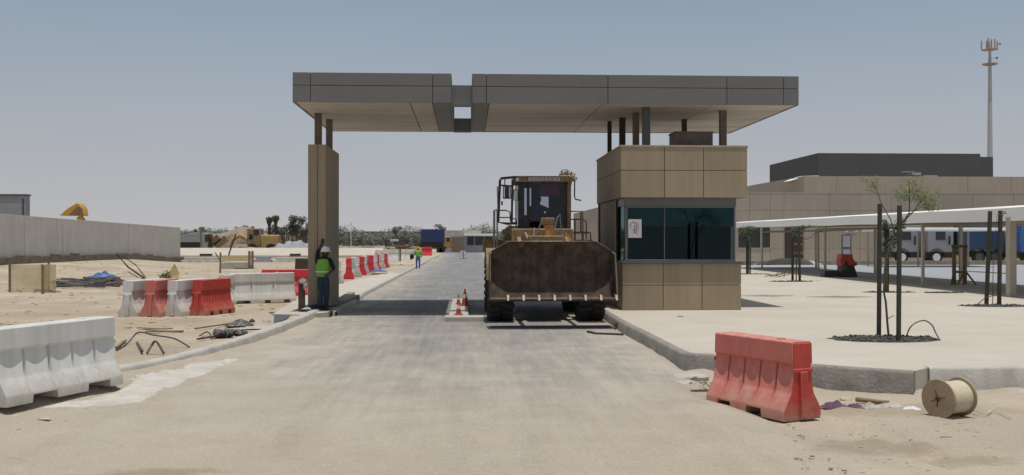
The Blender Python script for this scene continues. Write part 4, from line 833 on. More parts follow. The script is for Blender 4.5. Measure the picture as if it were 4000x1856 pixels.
# ------------------------------------------------------------------ water-filled barriers
def make_barrier(name, L, m, label, group, H=.92, W=.53, ribs=5, fine=False, slots=((-.21, .12), (.21, .12))):
    t = thing(name, label, 'barrier', (0, 0, 0), group)
    base = [(.50, 0, 0), (.50, .12, 0), (.485, .145, 0), (.31, .33, .25), (.29, .37, 1), (.225, .66, 1), (.215, .69, 1), (.262, .73, 0), (.25, .985, 0), (.225, 1.0, 0)]
    st = set([0, 1]); gl = []
    for k in range(1, ribs):
        c = k/ribs; gl.append(c)
        for d in (-.014, -.006, .006, .014): st.add(c+d)
    for k in range(ribs):
        for q in (.2, .35, .5, .65, .8): st.add((k+q)/ribs)
    sl_ = []
    for c, hw_ in slots:
        a, b = .5+c-hw_/2, .5+c+hw_/2; sl_.append((a, b)); st |= {a-.004, a+.004, b-.004, b+.004}
    st |= {.012, .988}; st = sorted(st); mb = MB(); n = len(base)
    for s_ in st:
        x = (s_-.5)*L; ins = any(a <= s_ <= b for a, b in sl_)
        gr = any(abs(s_-c) < .009 for c in gl); ph = (s_*ribs) % 1; cup = math.sin(math.pi*ph)
        e_ = 1 if s_ in (0, 1) else 0
        ring = []
        for side in (1, -1):
            pts = []
            for (w_, z_, k_) in base:
                ww = w_*W-(.034 if gr and .15 < z_ < .72 else 0)-.020*cup*k_*(1 if not fine else .3)-(.012 if e_ else 0)
                zz = z_*H
                if z_ in (.70, .725) : zz -= .035*H*cup*0
                if z_ == 0: zz = .105*H if ins else 0
                pts.append((x-(math.copysign(.012, x) if e_ and z_ > .74 else 0), ww*side, zz))
            ring += pts if side == 1 else pts[::-1]
        mb.v += [Vector(p) for p in ring]
    k = 2*n
    for i in range(len(st)-1):
        for j in range(k): mb.f.append((i*k+j, i*k+(j+1) % k, (i+1)*k+(j+1) % k, (i+1)*k+j))
    mb.f += [tuple(range(k))[::-1], tuple((len(st)-1)*k+j for j in range(k))]
    o = obj('body', mb, m, t, bevel=.006, angle=32)
    for s_ in (-1, 1):
        mb = MB(); x = s_*L/2; mb.box(x-.01*s_, x+.035*s_, -.055, .055, .03, .62*H); mb.box(x-.01*s_, x+.02*s_, -.13*W/.53, .13*W/.53, .60*H, .66*H); obj('end_tongue', mb, m, t, bevel=.01)
    mb = MB(); mb.lathe([(.05, H-.002), (.05, H+.012), (.035, H+.02), (.03, H+.02)], (L*.25, 0, 0), 'z', 14); obj('filler_cap', mb, m, t)
    return t
def sb(root, loc, rotz): root.location = loc; root.rotation_euler = (0, 0, rotz)
def between(a, b):   # centre, angle, length
    d = b-a; return (a+b)/2, math.atan2(d.y, d.x), math.hypot(d.x, d.y)
# nearest white barrier (visible long face runs a -> b)
a, b = G(27, 1595), G(483, 1512); c, an, L_ = between(a, b); nrm = Vector((-math.sin(an), math.cos(an), 0)); c = c+nrm*.265
bw = make_barrier('barrier', L_, 'white', 'large white plastic barrier in front of the curved kerb, beside the spilled cement', None, H=.90, ribs=5, slots=((-.20, .2), (.27, .2)))
sb(bw, (c.x, c.y, H0(c.x, c.y)+.005), an)
a, b, d = G(2762, 1562), G(3069, 1650), G(3234, 1642); c, an, L_ = between(a, b); nrm = Vector((-math.sin(an), math.cos(an), 0)); c = c+nrm*.265
brd = make_barrier('barrier', L_, 'redfade', 'large sun-faded red plastic barrier standing on the sand before the pavement edge', None, H=.92, W=.58, ribs=5, slots=((-.25, .17), (.13, .19)))
sb(brd, (c.x, c.y, H0(c.x, c.y)), an)
_p = [(.485, .03), (.485, .12), (.475, .145), (.30, .33), (.28, .37), (.215, .66), (.205, .69), (.25, .73), (.24, .975)]
mb = MB(); mb.prism([(a_*.58, z_*.92) for a_, z_ in _p]+[(-a_*.58, z_*.92) for a_, z_ in _p[::-1]], L_/2-.013, L_/2+.003, 'x'); obj('end_panel', mb, 'red', brd, off=Vector())  # deeper red, less faded end with its shade painted in
for o_ in brd.children:
    if o_.name.startswith('end_tongue'): o_.data.materials[0] = M['red']
GRP = 'barriers behind the curved kerb'
def bar2(u0, v0, u1, v1, m, label, H=.9, L=None, **kw):
    a, b = G(u0, v0), G(u1, v1); c, an, l = between(a, b); t = make_barrier('barrier', L or l, m, label, GRP, H=H, **kw); nrm = Vector((-math.sin(an), math.cos(an), 0)); c = c+nrm*.26
    sb(t, (c.x, c.y, H0(c.x, c.y)+.0), an); return t
def slanted(L, a0, u, v, m, label, H=.92, **kw):   # a barrier whose end face points at the camera: u,v = foot of that end, a0 = direction it runs back
    p = G(u, v); an = R(a0); t = make_barrier('barrier', L, m, label, GRP, H=H, **kw); c = p+Vector((math.cos(an), math.sin(an), 0))*L/2
    sb(t, (c.x, c.y, H0(c.x, c.y)), an); return t
slanted(1.8, 80, 497, 1240, 'white', 'white plastic barrier at the left end of the huddled group, end turned forward')
slanted(1.5, 84, 585, 1241, 'redfade', 'faded red barrier between the two white ones of the huddled group', H=.93)
slanted(1.8, 78, 672, 1238, 'white', 'white barrier in the middle of the group, between the two red ones')
slanted(1.5, 74, 768, 1234, 'red', 'bright red finely ribbed barrier with low feet beside the long white one', ribs=11, fine=True, slots=((-.3, .1), (0, .1), (.3, .1)))
slanted(1.6, 72, 868, 1192, 'white', 'small white barrier half hidden between the ribbed red and the long white one', H=.9)
bar2(900, 1190, 1158, 1180, 'white', 'long white barrier on skids seen broadside, left of the gate column', H=.93, ribs=3, fine=True, slots=((-.3, .2), (.05, .1), (.35, .1)))
bar2(1010, 1158, 1300, 1156, 'pinkred', 'bright pinkish red barrier behind the long white one and the gate column', H=.93, L=2.4)
# roadside row beyond the gate
GR = 'red and white barriers along the far roadside'
protoR = make_barrier('barrier', 1.75, 'pinkred', '', GR, H=1.05); protoW = make_barrier('barrier', 1.75, 'white', '', GR, H=1.05)
ordi = ['nearest', 'second', 'third', 'fourth', 'fifth', 'sixth']
p0, p1 = G(1375, 1090), G(1530, 1040); nR = nW = 0; N = 10
dirn = (p1-p0).normalized(); ang = math.atan2(dirn.y, dirn.x)
for i in range(N):
    p = p0.lerp(p1, (i+.3)/N); isr = i % 2 == 0; src = protoR if isr else protoW; k = nR if isr else nW
    lab = f"{ordi[k]} {'red' if isr else 'white'} barrier from the gate in the roadside row beyond it"
    aa = ang+(.25 if i % 3 else .1)
    if k == 0: t = src; t.location = (p.x-.25, p.y, .09); t.rotation_euler = (0, 0, aa); t['label'] = lab
    else: t = dup(src, (p.x-.25, p.y, .09), aa, lab, GR)
    if isr: nR += 1
    else: nW += 1
q = G(1352, 1108); dup(protoW, (q.x-.4, q.y, .09), R(100), 'white barrier close behind the gate column, before the roadside row starts')
q = G(1667, 998); dup(protoR, (q.x, q.y, 0), R(15), 'single red barrier at the far left edge of the road', scale=(.8, 1, 1.2))
q = G(1540, 1015); dup(protoW, (q.x, q.y, 0), R(2), 'long low white barrier across the end of the roadside row', scale=(2.3, 1, 1.1))

# ------------------------------------------------------------------ cones and median
mb = MB(); mb.box(px(1737, 24.2), px(1890, 24.2), 24.2, 24.75, -.05, .135); mb.box(px(1737, 24.2)+.08, px(1830, 25.5), 24.76, 33.2, -.05, .10)
single('median_block', mb, 'conc', 'low concrete median block in the middle of the gate lane', 'median', (0, 24.5, 0), bevel=.02)
def cone(label, loc, h, squashed=False):
    t = thing('traffic_cone', label, 'traffic cone', loc, 'traffic cones on the median'); c = Vector(loc)
    mb = MB(); mb.box(c.x-h*.3, c.x+h*.3, c.y-h*.3, c.y+h*.3, c.z, c.z+.03); obj('base', mb, 'cone', t, bevel=.008)
    mb = MB(); mb.lathe([(h*.2, .03), (h*.134, h*.45), (h*.093, h*.68), (h*.04, h), (h*.02, h+.005)], c, 'z', 18); obj('cone_body', mb, 'cone', t)
    mb = MB(); mb.lathe([(h*.13, h*.45), (h*.139, h*.45), (h*.098, h*.68), (h*.09, h*.68)], c, 'z', 18); obj('reflective_sleeve', mb, 'white', t)
    return t
cone('front orange cone with white sleeve standing on the median block', (px(1791, 25.3), 25.3, .10), .36)
cone('tall red cone farther back on the median', (px(1816, 28.9), 28.9, .10), .5)
cone('small red cone beside the tall one on the median', (px(1791, 29.6), 29.6, .10), .30)
# dark strip imitating the shadow cast by the bucket, and a timber scrap
mb = MB(); q0, q1 = G(1915, 1283), G(2400, 1290); mb.box(q0.x, q1.x, q0.y-.03, q0.y+.16, .0, .05); single('bucket_shadow', mb, 'darkgrey', 'long dark strip standing in for the shadow of the loader bucket on the road', 'board', (2, q0.y, 0), bevel=.01)
mb = MB(); a, b = G(2325, 1308), G(2435, 1312); mb.bar(a+Vector((0, 0, .03)), b+Vector((0, 0, .03)), .05, .04); mb.bar(a+Vector((0, 0, .03)), a+Vector((-.12, .35, .04)), .05, .04); single('timber_scrap', mb, 'woodd', 'short broken timber near the right kerb in front of the loader', 'timber', a)
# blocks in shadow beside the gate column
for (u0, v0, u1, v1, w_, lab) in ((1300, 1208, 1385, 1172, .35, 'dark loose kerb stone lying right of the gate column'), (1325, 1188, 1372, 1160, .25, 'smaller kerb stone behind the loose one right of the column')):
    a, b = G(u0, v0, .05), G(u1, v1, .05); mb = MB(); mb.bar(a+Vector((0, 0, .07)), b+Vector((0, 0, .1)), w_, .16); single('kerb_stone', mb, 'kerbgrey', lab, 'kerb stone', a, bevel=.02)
mb = MB(); base = G(1190, 1212, .12); rn = random.Random(9); n = 14
def cloth(c, sx_, sy, amp, seed, n=14, zb=.02, rot=0):
    mb = MB()
    for j in range(n+1):
        for i in range(n+1):
            x = (i/n-.5); y = (j/n-.5); e_ = 1+.25*noise.noise(Vector((math.atan2(y, x)*1.5, seed, 0)))
            h = amp*max(0, (1-4*(x*x+y*y)*.9))*(.6+.8*abs(noise.noise(Vector((x*4, y*4, seed)))))+amp*.25*abs(noise.noise(Vector((x*9, y*9, seed+5))))
            X_, Y_ = x*sx_*e_, y*sy*e_; mb.v.append(Vector(c)+Vector((X_*math.cos(rot)-Y_*math.sin(rot), X_*math.sin(rot)+Y_*math.cos(rot), zb+h)))
    mb.f = [(j*(n+1)+i, j*(n+1)+i+1, (j+1)*(n+1)+i+1, (j+1)*(n+1)+i) for j in range(n) for i in range(n)]; return mb
c = G(1245, 1205, .16); single('cloth', cloth(c, .9, .35, .10, 3, rot=.5, zb=.03), 'denim', 'dark blue cloth draped over the kerb end at the foot of the gate column', 'cloth', c)
c = G(1197, 1212, .16); single('cloth', cloth(c, .25, .3, .07, 4, zb=.03), 'sheetgrey', 'small pale blue rag beside the wooden stake at the gate column', 'rag', c)
# stake with rag by the column
sx0, sx1 = px(1166, 26.3), px(1190, 26.3)
st_ = thing('stake', 'thick dark wooden stake with a rag on top, left of the gate column', 'stake', ((sx0+sx1)/2, 26.3, .05))
mb = MB(); mb.box(sx0, sx1, 26.25, 26.42, 0, pz(1100, 26.3)); obj('post', mb, 'woodd', st_, bevel=.02)
mb = MB(); cc = P(1183, 1098, 26.28); mb.rock(cc, .11, 3, (1.1, .8, .8)); mb.rock(cc+Vector((.07, -.03, -.13)), .07, 5, (.8, .7, 1.6)); obj('rag', mb, 'ragw', st_)

# ------------------------------------------------------------------ foreground right: drum, debris
c = G(3712, 1634); drr = .24
dr = thing('cable_drum', 'wooden cable drum wound with cream rope lying on its side on the sand', 'cable drum', (0, 0, 0)); 
mb = MB(); mb.lathe([(.0, -.21), (drr, -.21), (drr, -.185), (.0, -.185)], (0, 0, 0), 'y', 40); obj('flange', mb, 'flange', dr, bevel=.004)
mb = MB(); mb.lathe([(.0, .185), (drr, .185), (drr, .21), (.0, .21)], (0, 0, 0), 'y', 40); obj('flange', mb, 'flange', dr, bevel=.004)
mb = MB()
pf = []
for k in range(17): y = -.183+.36*k/16; pf += [(.192, y), (.2, y+.008)]
mb.lathe(pf, (0, 0, 0), 'y', 40); rp = obj('rope_winding', mb, 'cord', dr)
mb = MB(); mb.lathe([(.028, -.225), (.028, -.2)], (0, 0, 0), 'y', 12); 
for a in (.3, 1.9, 3.6, 4.6): mb.bar((.02*math.cos(a), -.214, .02*math.sin(a)), (.11*math.cos(a), -.214, .1*math.sin(a)), .008, .006)
obj('hub', mb, 'woodd', dr)
dr.rotation_euler = (0, 0, R(-64)); dr.location = (c.x+.07, c.y+.16, H0(c.x, c.y)+drr-.015)
mb = MB(); a = G(3850, 1622); mb.tube(catmull([a+Vector((-.1, .1, .06)), a+Vector((0, 0, .03)), G(3880, 1610)+Vector((0, 0, .03)), G(3915, 1620)+Vector((0, 0, .02)), G(3952, 1636)+Vector((0, 0, .02))], 5), .007, 6); single('rope', mb, 'cord', 'loose cream rope end trailing right from the cable drum', 'rope', a)
for (u, v, sx_, sy, amp, m_, lab, rot) in ((3255, 1592, .36, .2, .09, 'purple', 'crumpled purple rag on the sand beside the faded red barrier', .2), (3340, 1592, .22, .16, .06, 'purple', 'small dark strip of cloth right of the purple rag', -.4), (3395, 1595, .2, .16, .09, 'ragw', 'crumpled grey paper between the rag and the tube', .3), (3470, 1590, .42, .16, .06, 'ragw', 'long pale torn plastic below the cardboard tube', .15), (3560, 1598, .22, .12, .04, 'plastwhite', 'small white plastic scrap nearest the cable drum', -.3)):
    c = G(u, v); single('litter', cloth(c, sx_, sy, amp, u, rot=rot, zb=.0), m_, lab, 'litter', c)
mb = MB(); a, b = G(3345, 1570), G(3470, 1585); mb.tube([a+Vector((0, 0, .035)), b+Vector((0, 0, .035))], .032, 12); single('tube', mb, 'wood', 'brown cardboard tube lying behind the pale torn plastic', 'tube', a)
c = G(3680, 1715); mb = cloth(c, .09, .07, .03, 8, 8, 0.); mb.tube([c+Vector((.03, 0, .02)), c+Vector((.16, .0, .01))], .005, 5); single('red_scrap', mb, 'pinkred', 'tiny red plastic scrap on the sand before the cable drum', 'scrap', c)
for i, (u, v, r_, lab) in enumerate(((3610, 1548, .10, 'sandy clod at the pavement corner behind the cable drum'), (3300, 1560, .05, 'small grey stone behind the purple rag'), (3990, 1545, .12, 'pale lump of rubble at the right edge under the pavement'), (2700, 1478, .16, 'largest sandy lump of rubble left of the faded red barrier'), (2745, 1432, .12, 'broken concrete piece leaning at the pavement edge behind the red barrier'), (2672, 1500, .09, 'small sandy lump in front of the largest rubble'))):
    c = G(u, v); mb = MB(); mb.rock(c, r_, i+11, (1.5, 1, .55), 3); single('rubble_lump', mb, 'conc', lab, 'rubble', c)
mb = MB(); a, b = G(2702, 1533), G(2765, 1530); mb.bar(a+Vector((0, 0, .02)), b+Vector((0, 0, .02)), .05, .03); single('stick', mb, 'wood', 'short pale stick left of the foot of the faded red barrier', 'stick', a)
mb = cloth(G(175, 1643), .12, .1, .02, 4, 8); single('paper_scrap', mb, 'ragw', 'small curled white paper scrap on the foreground sand', 'scrap', G(175, 1643))

# ------------------------------------------------------------------ debris behind the left kerb
def hose(name, pts, r_, m, label, cat):
    ps = [(G(u, v)+Vector((0, 0, h))) for u, v, h in pts]; mb = MB(); mb.tube(catmull(ps, 6), r_, 7); return single(name, mb, m, label, cat, ps[0])
hose('hose', [(455, 1372, .02), (500, 1350, .05), (540, 1345, .22), (600, 1352, .2), (680, 1355, .15), (740, 1360, .02)], .014, 'pipe', 'thin dark hose arching over the sand behind the white barrier end', 'hose')
hose('hose', [(575, 1385, .02), (590, 1380, .12), (610, 1380, .20), (640, 1385, .02)], .02, 'pipe', 'short black hose loop standing at the kerb edge', 'hose')
hose('hose', [(780, 1318, .03), (810, 1312, .08), (830, 1325, .02)], .014, 'pipe', 'short bent dark hose on the sand near the middle of the curved kerb', 'hose')
for (u0, v0, u1, v1, w_, m_, lab) in ((455, 1365, 490, 1338, .05, 'wood', 'brown stick poking up beside the white barrier end'), (535, 1345, 556, 1382, .04, 'pipe', 'short black rod slanting down to the kerb'), (762, 1290, 960, 1262, .05, 'wood', 'long thin pole lying behind the curved kerb'), (772, 1332, 840, 1322, .06, 'woodd', 'dark batten lying close to the curved kerb'), (570, 1302, 715, 1302, .10, 'wood', 'flat weathered plank on the sand between kerb and barriers'), (550, 1285, 660, 1292, .22, 'flange', 'pale sheet of board lying behind the flat plank')):
    a, b = G(u0, v0), G(u1, v1); mb = MB(); mb.bar(a+Vector((0, 0, .035)), b+Vector((0, 0, .045)), w_, .03); single('plank', mb, m_, lab, 'plank', a, bevel=.004)
c = G(890, 1318); mb = MB()
for k in range(12): rn = random.Random(k); mb.rock(c+Vector((rn.uniform(-.3, .3), rn.uniform(-.15, .15), .05+rn.uniform(0, .05))), .09, k, (1.2, 1, .8))
single('debris_heap', mb, 'pipe', 'heap of crumpled black plastic against the curved kerb', 'debris', c)
c = G(935, 1276); single('black_sheet', cloth(c, .62, .35, .14, 6, rot=.2), 'pipe', 'torn black plastic sheet behind the crumpled heap', 'plastic sheet', c)
c = G(1000, 1285); single('pale_sheet', cloth(c, .7, .5, .05, 9, rot=.2), 'ragw', 'pale dusty sheet lying right of the torn black plastic', 'sheet', c)
c = G(1040, 1260); single('stone', MB().rock(c+Vector((0, 0, .02)), .10, 4), 'conc', 'pale stone near the dark shade patch behind the kerb', 'stone', c)
c = G(985, 1258); single('stone', MB().rock(c+Vector((0, 0, .02)), .07, 8), 'woodd', 'small dark stone left of the pale one behind the kerb', 'stone', c)
# ------------------------------------------------------------------ left middle ground
a, b, d = G(38, 1142), G(166, 1148), G(190, 1132)
yb_ = thing('mesh_screen', 'pale yellow mesh screen on battens standing on the sand before the compound wall', 'screen', ((a.x+b.x)/2, a.y, 0))
zt_ = pz(1034, a.y, 100)
mb = MB(); mb.box(a.x, b.x, a.y, a.y+.012, H0(a.x, a.y)-.03, zt_); obj('net_panel', mb, 'netm', yb_, smooth=False)
mb = MB(); mb.bar((b.x, b.y, zt_/2), (d.x, d.y, zt_/2), .012, zt_); obj('net_panel', mb, 'netm', yb_, smooth=False)
for p_ in (a, b, d): obj('batten', MB().box(p_.x-.03, p_.x+.03, p_.y-.04, p_.y+.04, 0, zt_+.03), 'wood', yb_)
c = G(140, 1142); mb = MB()
for k in range(7): rn = random.Random(k+50); mb.tube([c+Vector((rn.uniform(-1, 1), rn.uniform(-.3, .2), .02)), c+Vector((rn.uniform(-1, 1), rn.uniform(-.3, .2), .1))], .02, 5)
single('stick_pile', mb, 'wood', 'loose dry sticks at the foot of the pale yellow mesh screen', 'sticks', c)
mb = MB(); rn = random.Random(11)
for k in range(46):
    u0 = rn.uniform(195, 330); u1 = rn.uniform(380, 470); v = rn.uniform(1102, 1128); a, b = G(u0, v), G(u1, v+rn.uniform(-8, 6)); m3 = (a+b)/2+Vector((0, 0, .12))
    mb.tube([a+Vector((0, 0, .05+rn.random()*.2)), m3, b+Vector((0, 0, .05+rn.random()*.2))], .03, 5)
single('pipe_bundle', mb, 'pipe', 'bundle of thin dark pipes lying on the sand left of the barriers', 'pipes', G(330, 1115))
c = G(395, 1096); single('tarp', cloth(c, 1.6, .9, .42, 13, 20), 'tarp', 'crumpled bright blue tarp on top of the dark pipes', 'tarp', c)
c = G(440, 1112); single('debris_heap', cloth(c, 1.7, .7, .32, 21, 16), 'woodd', 'dark brown debris heap between the blue tarp and the white barrier', 'debris', c)
mb = MB(); a = [G(455, 1040), G(500, 1062), G(560, 1092)]; mb.tube([a[0]+Vector((0, 0, .7)), a[1]+Vector((0, 0, .3)), a[2]+Vector((0, 0, .1))], .05, 6); mb.tube([a[0]+Vector((.3, 0, .6)), a[1]+Vector((.5, 0, .4)), a[2]+Vector((.1, 0, .1))], .03, 6); single('pole', mb, 'woodd', 'two thin dark poles slanting down toward the barriers', 'poles', a[1])
c = G(668, 1096); yl = thing('net_bag', 'yellow translucent sack standing on the sand behind the barriers', 'sack', c)
mb = MB(); mb.add([c+Vector(p) for p in ((-.45, 0, 0), (.33, 0, 0), (.36, .2, .35), (.14, .1, .84), (-.06, .1, .5), (-.4, .3, .12), (.0, .5, .2))], [(0, 1, 2, 4), (2, 3, 4), (4, 3, 6), (0, 4, 6, 5), (1, 2, 6), (3, 2, 6)]); obj('sack', mb, 'ytarp', yl)
mb = MB(); mb.leaves(c+Vector((-.25, -.1, .25)), (.35, .2, .25), 160, .14, 6); obj('leafy_clump', mb, 'leaf', yl, smooth=False)
# compound wall
A = P(-60, 944, 58); wpts = [px(-60, 58), px(705, 94)]; Wa = Vector((wpts[0], 58, 0)); Wb = Vector((wpts[1], 94, 0))
cw = thing('compound_wall', 'long grey precast concrete panel wall behind the sand at the left', 'wall', (Wa+Wb)/2)
ts = [0]
for u in (95, 190, 245, 425, 503, 620): 
    d = ray(u, 944); t_ = None
    den = d.x*(Wb.y-Wa.y)-d.y*(Wb.x-Wa.x); s_ = (Wa.x*d.y-Wa.y*d.x)/den*(1)
    # solve Wa+(Wb-Wa)s parallel to d
    s_ = (Wa.y*d.x-Wa.x*d.y)/((Wb.x-Wa.x)*d.y-(Wb.y-Wa.y)*d.x); ts.append(s_)
ts.append(1); zw0, zw1 = pz(831, 58, 50), pz(889, 94, 705); dirw = (Wb-Wa).normalized(); nw = Vector((dirw.y, -dirw.x, 0))
for i, (t0, t1) in enumerate(zip(ts, ts[1:])):
    if t1 <= t0: continue
    p, q = Wa.lerp(Wb, t0)+dirw*.03, Wa.lerp(Wb, t1)-dirw*.03; za, zb_ = zw0+(zw1-zw0)*t0, zw0+(zw1-zw0)*t1; o_ = nw*(.05 if i % 2 else 0)
    mb = MB(); th_ = nw*-.25
    mb.add([p+o_, q+o_, q+o_+Vector((0, 0, zb_)), p+o_+Vector((0, 0, za)), p+th_, q+th_, q+th_+Vector((0, 0, zb_)), p+th_+Vector((0, 0, za))], [(0, 1, 2, 3), (4, 7, 6, 5), (0, 4, 5, 1), (3, 2, 6, 7), (0, 3, 7, 4), (1, 5, 6, 2)])
    obj('wall_panel', mb, 'conc2', cw, bevel=.01)
mb = MB(); p, q = Wa+nw*-.1, Wb+nw*-.1; mb.add([p, q, q+Vector((0, 0, zw1-.1)), p+Vector((0, 0, zw0-.1))], [(0, 1, 2, 3)]); obj('backing', mb, 'joint', cw)
mb = MB()
for k in range(60):
    t_ = k/60; p = Wa.lerp(Wb, t_)+nw*.5; hgt = H0(p.x, p.y)+.42+.25*noise.noise(Vector((k*.6, 0, 2))); q = Wa.lerp(Wb, (k+1)/60)+nw*.5
    mb.add([p, q, q+Vector((0, 0, hgt)), p+Vector((0, 0, hgt)), p-nw*.4, q-nw*.4, q-nw*.4+Vector((0, 0, hgt)), p-nw*.4+Vector((0, 0, hgt))], [(0, 1, 2, 3), (3, 2, 6, 7), (0, 3, 7, 4), (1, 2, 6, 5)])
obj('plinth', mb, 'wallbase', cw, smooth=False)
# grey sheet building and machine bucket behind the wall
y = 100; a, b = P(-80, 764, y), P(101, 830, y)
gb = thing('sheet_shed', 'grey metal shed rising behind the left end of the compound wall', 'shed', ((a.x+b.x)/2, y+3, 0))
mb = MB(); mb.box(a.x, b.x, y, y+.9, 0, a.z); obj('wall', mb, 'greybox', gb)
mb = MB(); mb.box(a.x-.2, b.x+.1, y-.1, y+1, a.z, a.z+.15); mb.box(b.x-.35, b.x-.2, y-.06, y, 0, a.z-.3); obj('roof_trim', mb, 'darkgrey', gb)
y = 96; q = lambda u, v: P(u, v, y)
ex = thing('excavator', 'yellow excavator behind the compound wall with only its raised bucket showing', 'excavator', (q(320, 944).x, y, 0))
mb = MB(); pp = [q(232, 842), q(262, 815), q(300, 792), q(310, 797), q(322, 815), q(326, 843)]; mb.prism([(p.x, p.z) for p in pp], y, y+1.3, 'y'); bk = obj('bucket', mb, 'yellow', ex, bevel=.05)
mb = MB(); pp = [q(268, 842), q(303, 806), q(322, 815), q(325, 843)]; mb.prism([(p.x, p.z) for p in pp], y-.06, y, 'y'); obj('inner_plate', mb, 'rust', bk)
mb = MB(); mb.bar(q(300, 845)+Vector((0, .6, 0)), q(340, 900)+Vector((0, .6, 0)), .4, .5); mb.bar(q(340, 900)+Vector((0, .6, 0)), q(360, 1000)+Vector((0, 1, 0)), .4, .5); obj('boom', mb, 'yellow', ex)
c_ = q(370, 944).x; mb = MB(); mb.box(c_-1.6, c_+1.6, y+.2, y+3.4, .9, 2.3); obj('body', mb, 'yellow', ex, bevel=.1)
mb = MB(); mb.box(c_-1.8, c_+1.8, y, y+.7, 0, .8); mb.box(c_-1.8, c_+1.8, y+2.9, y+3.6, 0, .8); obj('track', mb, 'rubber', ex, bevel=.3)
# low plastered wall and kerb-stone stack
y = 112; lw_ = thing('boundary_wall', 'low sunlit plaster wall running across behind the sand, left of the road', 'wall', (px(1000, y), y, 0))
lx0, lx1 = px(640, y), px(1490, y); ztw = pz(969, y)
mb = MB(); prof_ = [(y, 0), (y, .45), (y+1.2, .8), (y+3.0, ztw), (y+4, ztw), (y+4, 0)]; mb.prism(prof_, lx0, lx1, 'x'); obj('wall', mb, 'slab', lw_, bevel=.05)
mb = MB()
for u0, u1, v in ((780, 828, 994), (1132, 1174, 993)): mb.box(px(u0, y), px(u1, y), y-.03, y+.8, .38, .62)
obj('drain_slot', mb, 'joint', lw_, smooth=False)
y = 92
for i, (u0, u1, h, m_, lab) in enumerate(((705, 865, .55, 'conc2', 'stack of grey kerb stones at the right end of the compound wall'), (985, 1060, .62, 'sheetgrey', 'pale grey precast block stack with slots in front of the low plaster wall'), (1062, 1190, .5, 'conc2', 'long grey precast beam left of the gate column'))):
    x0, x1 = px(u0, y), px(u1, y); mb = MB(); mb.box(x0, x1, y, y+1, 0, h*.5); mb.box(x0+.3, x1-.2, y+.1, y+1, h*.5+.02, h)
    n = int((x1-x0)/.8)
    for k in range(n): mb.box(x0+.3+k*.8, x0+.7+k*.8, y-.25, y-.02, 0, .18)
    single('precast_stack', mb, m_, lab, 'concrete blocks', ((x0+x1)/2, y, 0), bevel=.02)
q = G(860, 1068); mb = MB(); mb.bar((q.x, q.y, 0), (q.x+.02, q.y, 1.35), .09); mb.bar((q.x, q.y, .85), (q.x-.3, q.y, 1.35), .06); single('forked_post', mb, 'wood', 'forked wooden post standing before the low plaster wall', 'post', q)
q = G(892, 1036); mb = MB(); mb.tube([(q.x, q.y, 0), (q.x+.05, q.y, 1.0), (q.x+.35, q.y, 1.9), (q.x+.6, q.y, 2.6)], .06, 6); single('bent_pole', mb, 'woodd', 'tall thin pole bending to the right before the plaster wall', 'pole', q)
for u_, lab in ((974, 'left one of the paired tan posts before the plaster wall'), (986, 'right one of the paired tan posts before the plaster wall')):
    q = G(u_, 1052); mb = MB(); mb.box(q.x-.07, q.x+.07, q.y-.07, q.y+.07, 0, 1.35); single('post', mb, 'wood', lab, 'post', q, 'paired tan posts')
q = G(930, 1052); mb = MB(); mb.prism([(q.x-1.3, 0), (q.x-1.25, .5), (q.x-.9, .62), (q.x+.7, .62), (q.x+1.3, 0.0), (q.x+.8, 0), (q.x+.7, .15), (q.x-.2, .15), (q.x-.4, 0)], q.y, q.y+1.2, 'y'); single('culvert_piece', mb, 'conc', 'pale moulded concrete piece with open underside on the sand', 'concrete piece', q, bevel=.06)
q = G(930, 1045); mb = MB(); mb.box(px(868, q.y+2), px(974, q.y+2), q.y+2, q.y+2.06, 0, .95); single('board_fence', mb, 'plywood', 'low tan board fence between the forked and the paired posts', 'board fence', (q.x, q.y+2, 0))
a, b = P(1150, 1062, 60), P(1215, 1010, 60); mb = MB(); mb.prism([(a.x, .0), (a.x+.06, b.z), (b.x, b.z), (b.x, 0)], 60, 60.2, 'y'); single('brown_panel', mb, 'woodd', 'dark brown panel standing behind the red barrier and the gate column', 'panel', (a.x, 60, 0))

# distant yard: truck, machines, trees
def dbox(name, u0, v0, u1, v1, y, d, m, label, cat, z0=0):
    a, b = P(u0, v0, y), P(u1, v1, y); mb = MB(); mb.box(a.x, b.x, y, y+d, max(z0, 0) if z0 is not None else b.z, a.z); return single(name, mb, m, label, cat, ((a.x+b.x)/2, y+d/2, 0), bevel=.04)
y = 130; bt = thing('box_truck', 'white box truck parked beyond the end of the compound wall', 'truck', (px(760, y), y, 0))
a, b = P(690, 912, y), P(781, 946, y); mb = MB(); mb.prism([(a.x, b.z), (a.x, a.z-.1), (px(765, y), a.z), (b.x, a.z+.35), (b.x, b.z)], y, y+2.4, 'y'); obj('box_body', mb, 'truckw', bt)
mb = MB(); mb.box(b.x, b.x+.25, y, y+2.4, .6, a.z+.3); obj('headboard', mb, 'rust', bt)
mb = MB(); mb.box(a.x, px(815, y), y+.2, y+2.2, .8, b.z); obj('chassis', mb, 'black', bt)
cbk = obj('cab', MB().box(px(786, y), px(812, y), y, y+2.4, 1.0, P(0, 909, y).z), 'truckw', bt, bevel=.12)
mb = MB(); mb.box(px(800, y), px(813, y), y-.02, y+2.42, 2.0, 2.9); obj('window', mb, 'darkglass', cbk)
for u_ in (716, 745, 803):
    mb = MB(); mb.lathe([(.5, 0), (.5, .35)], (px(u_, y), y, .5), 'y', 18); obj('wheel', mb, 'rubber', bt)
y = 140; xc = px(985, y)
dg = thing('wheeled_digger', 'mud-stained yellow digger with dark cab among earth heaps in the far yard', 'digger', (xc, y, 0))
mb = MB(); mb.box(px(1018, y), px(1082, y), y, y+2.4, 1.0, pz(918, y)); obj('engine_hood', mb, 'yellowfar', dg, bevel=.15)
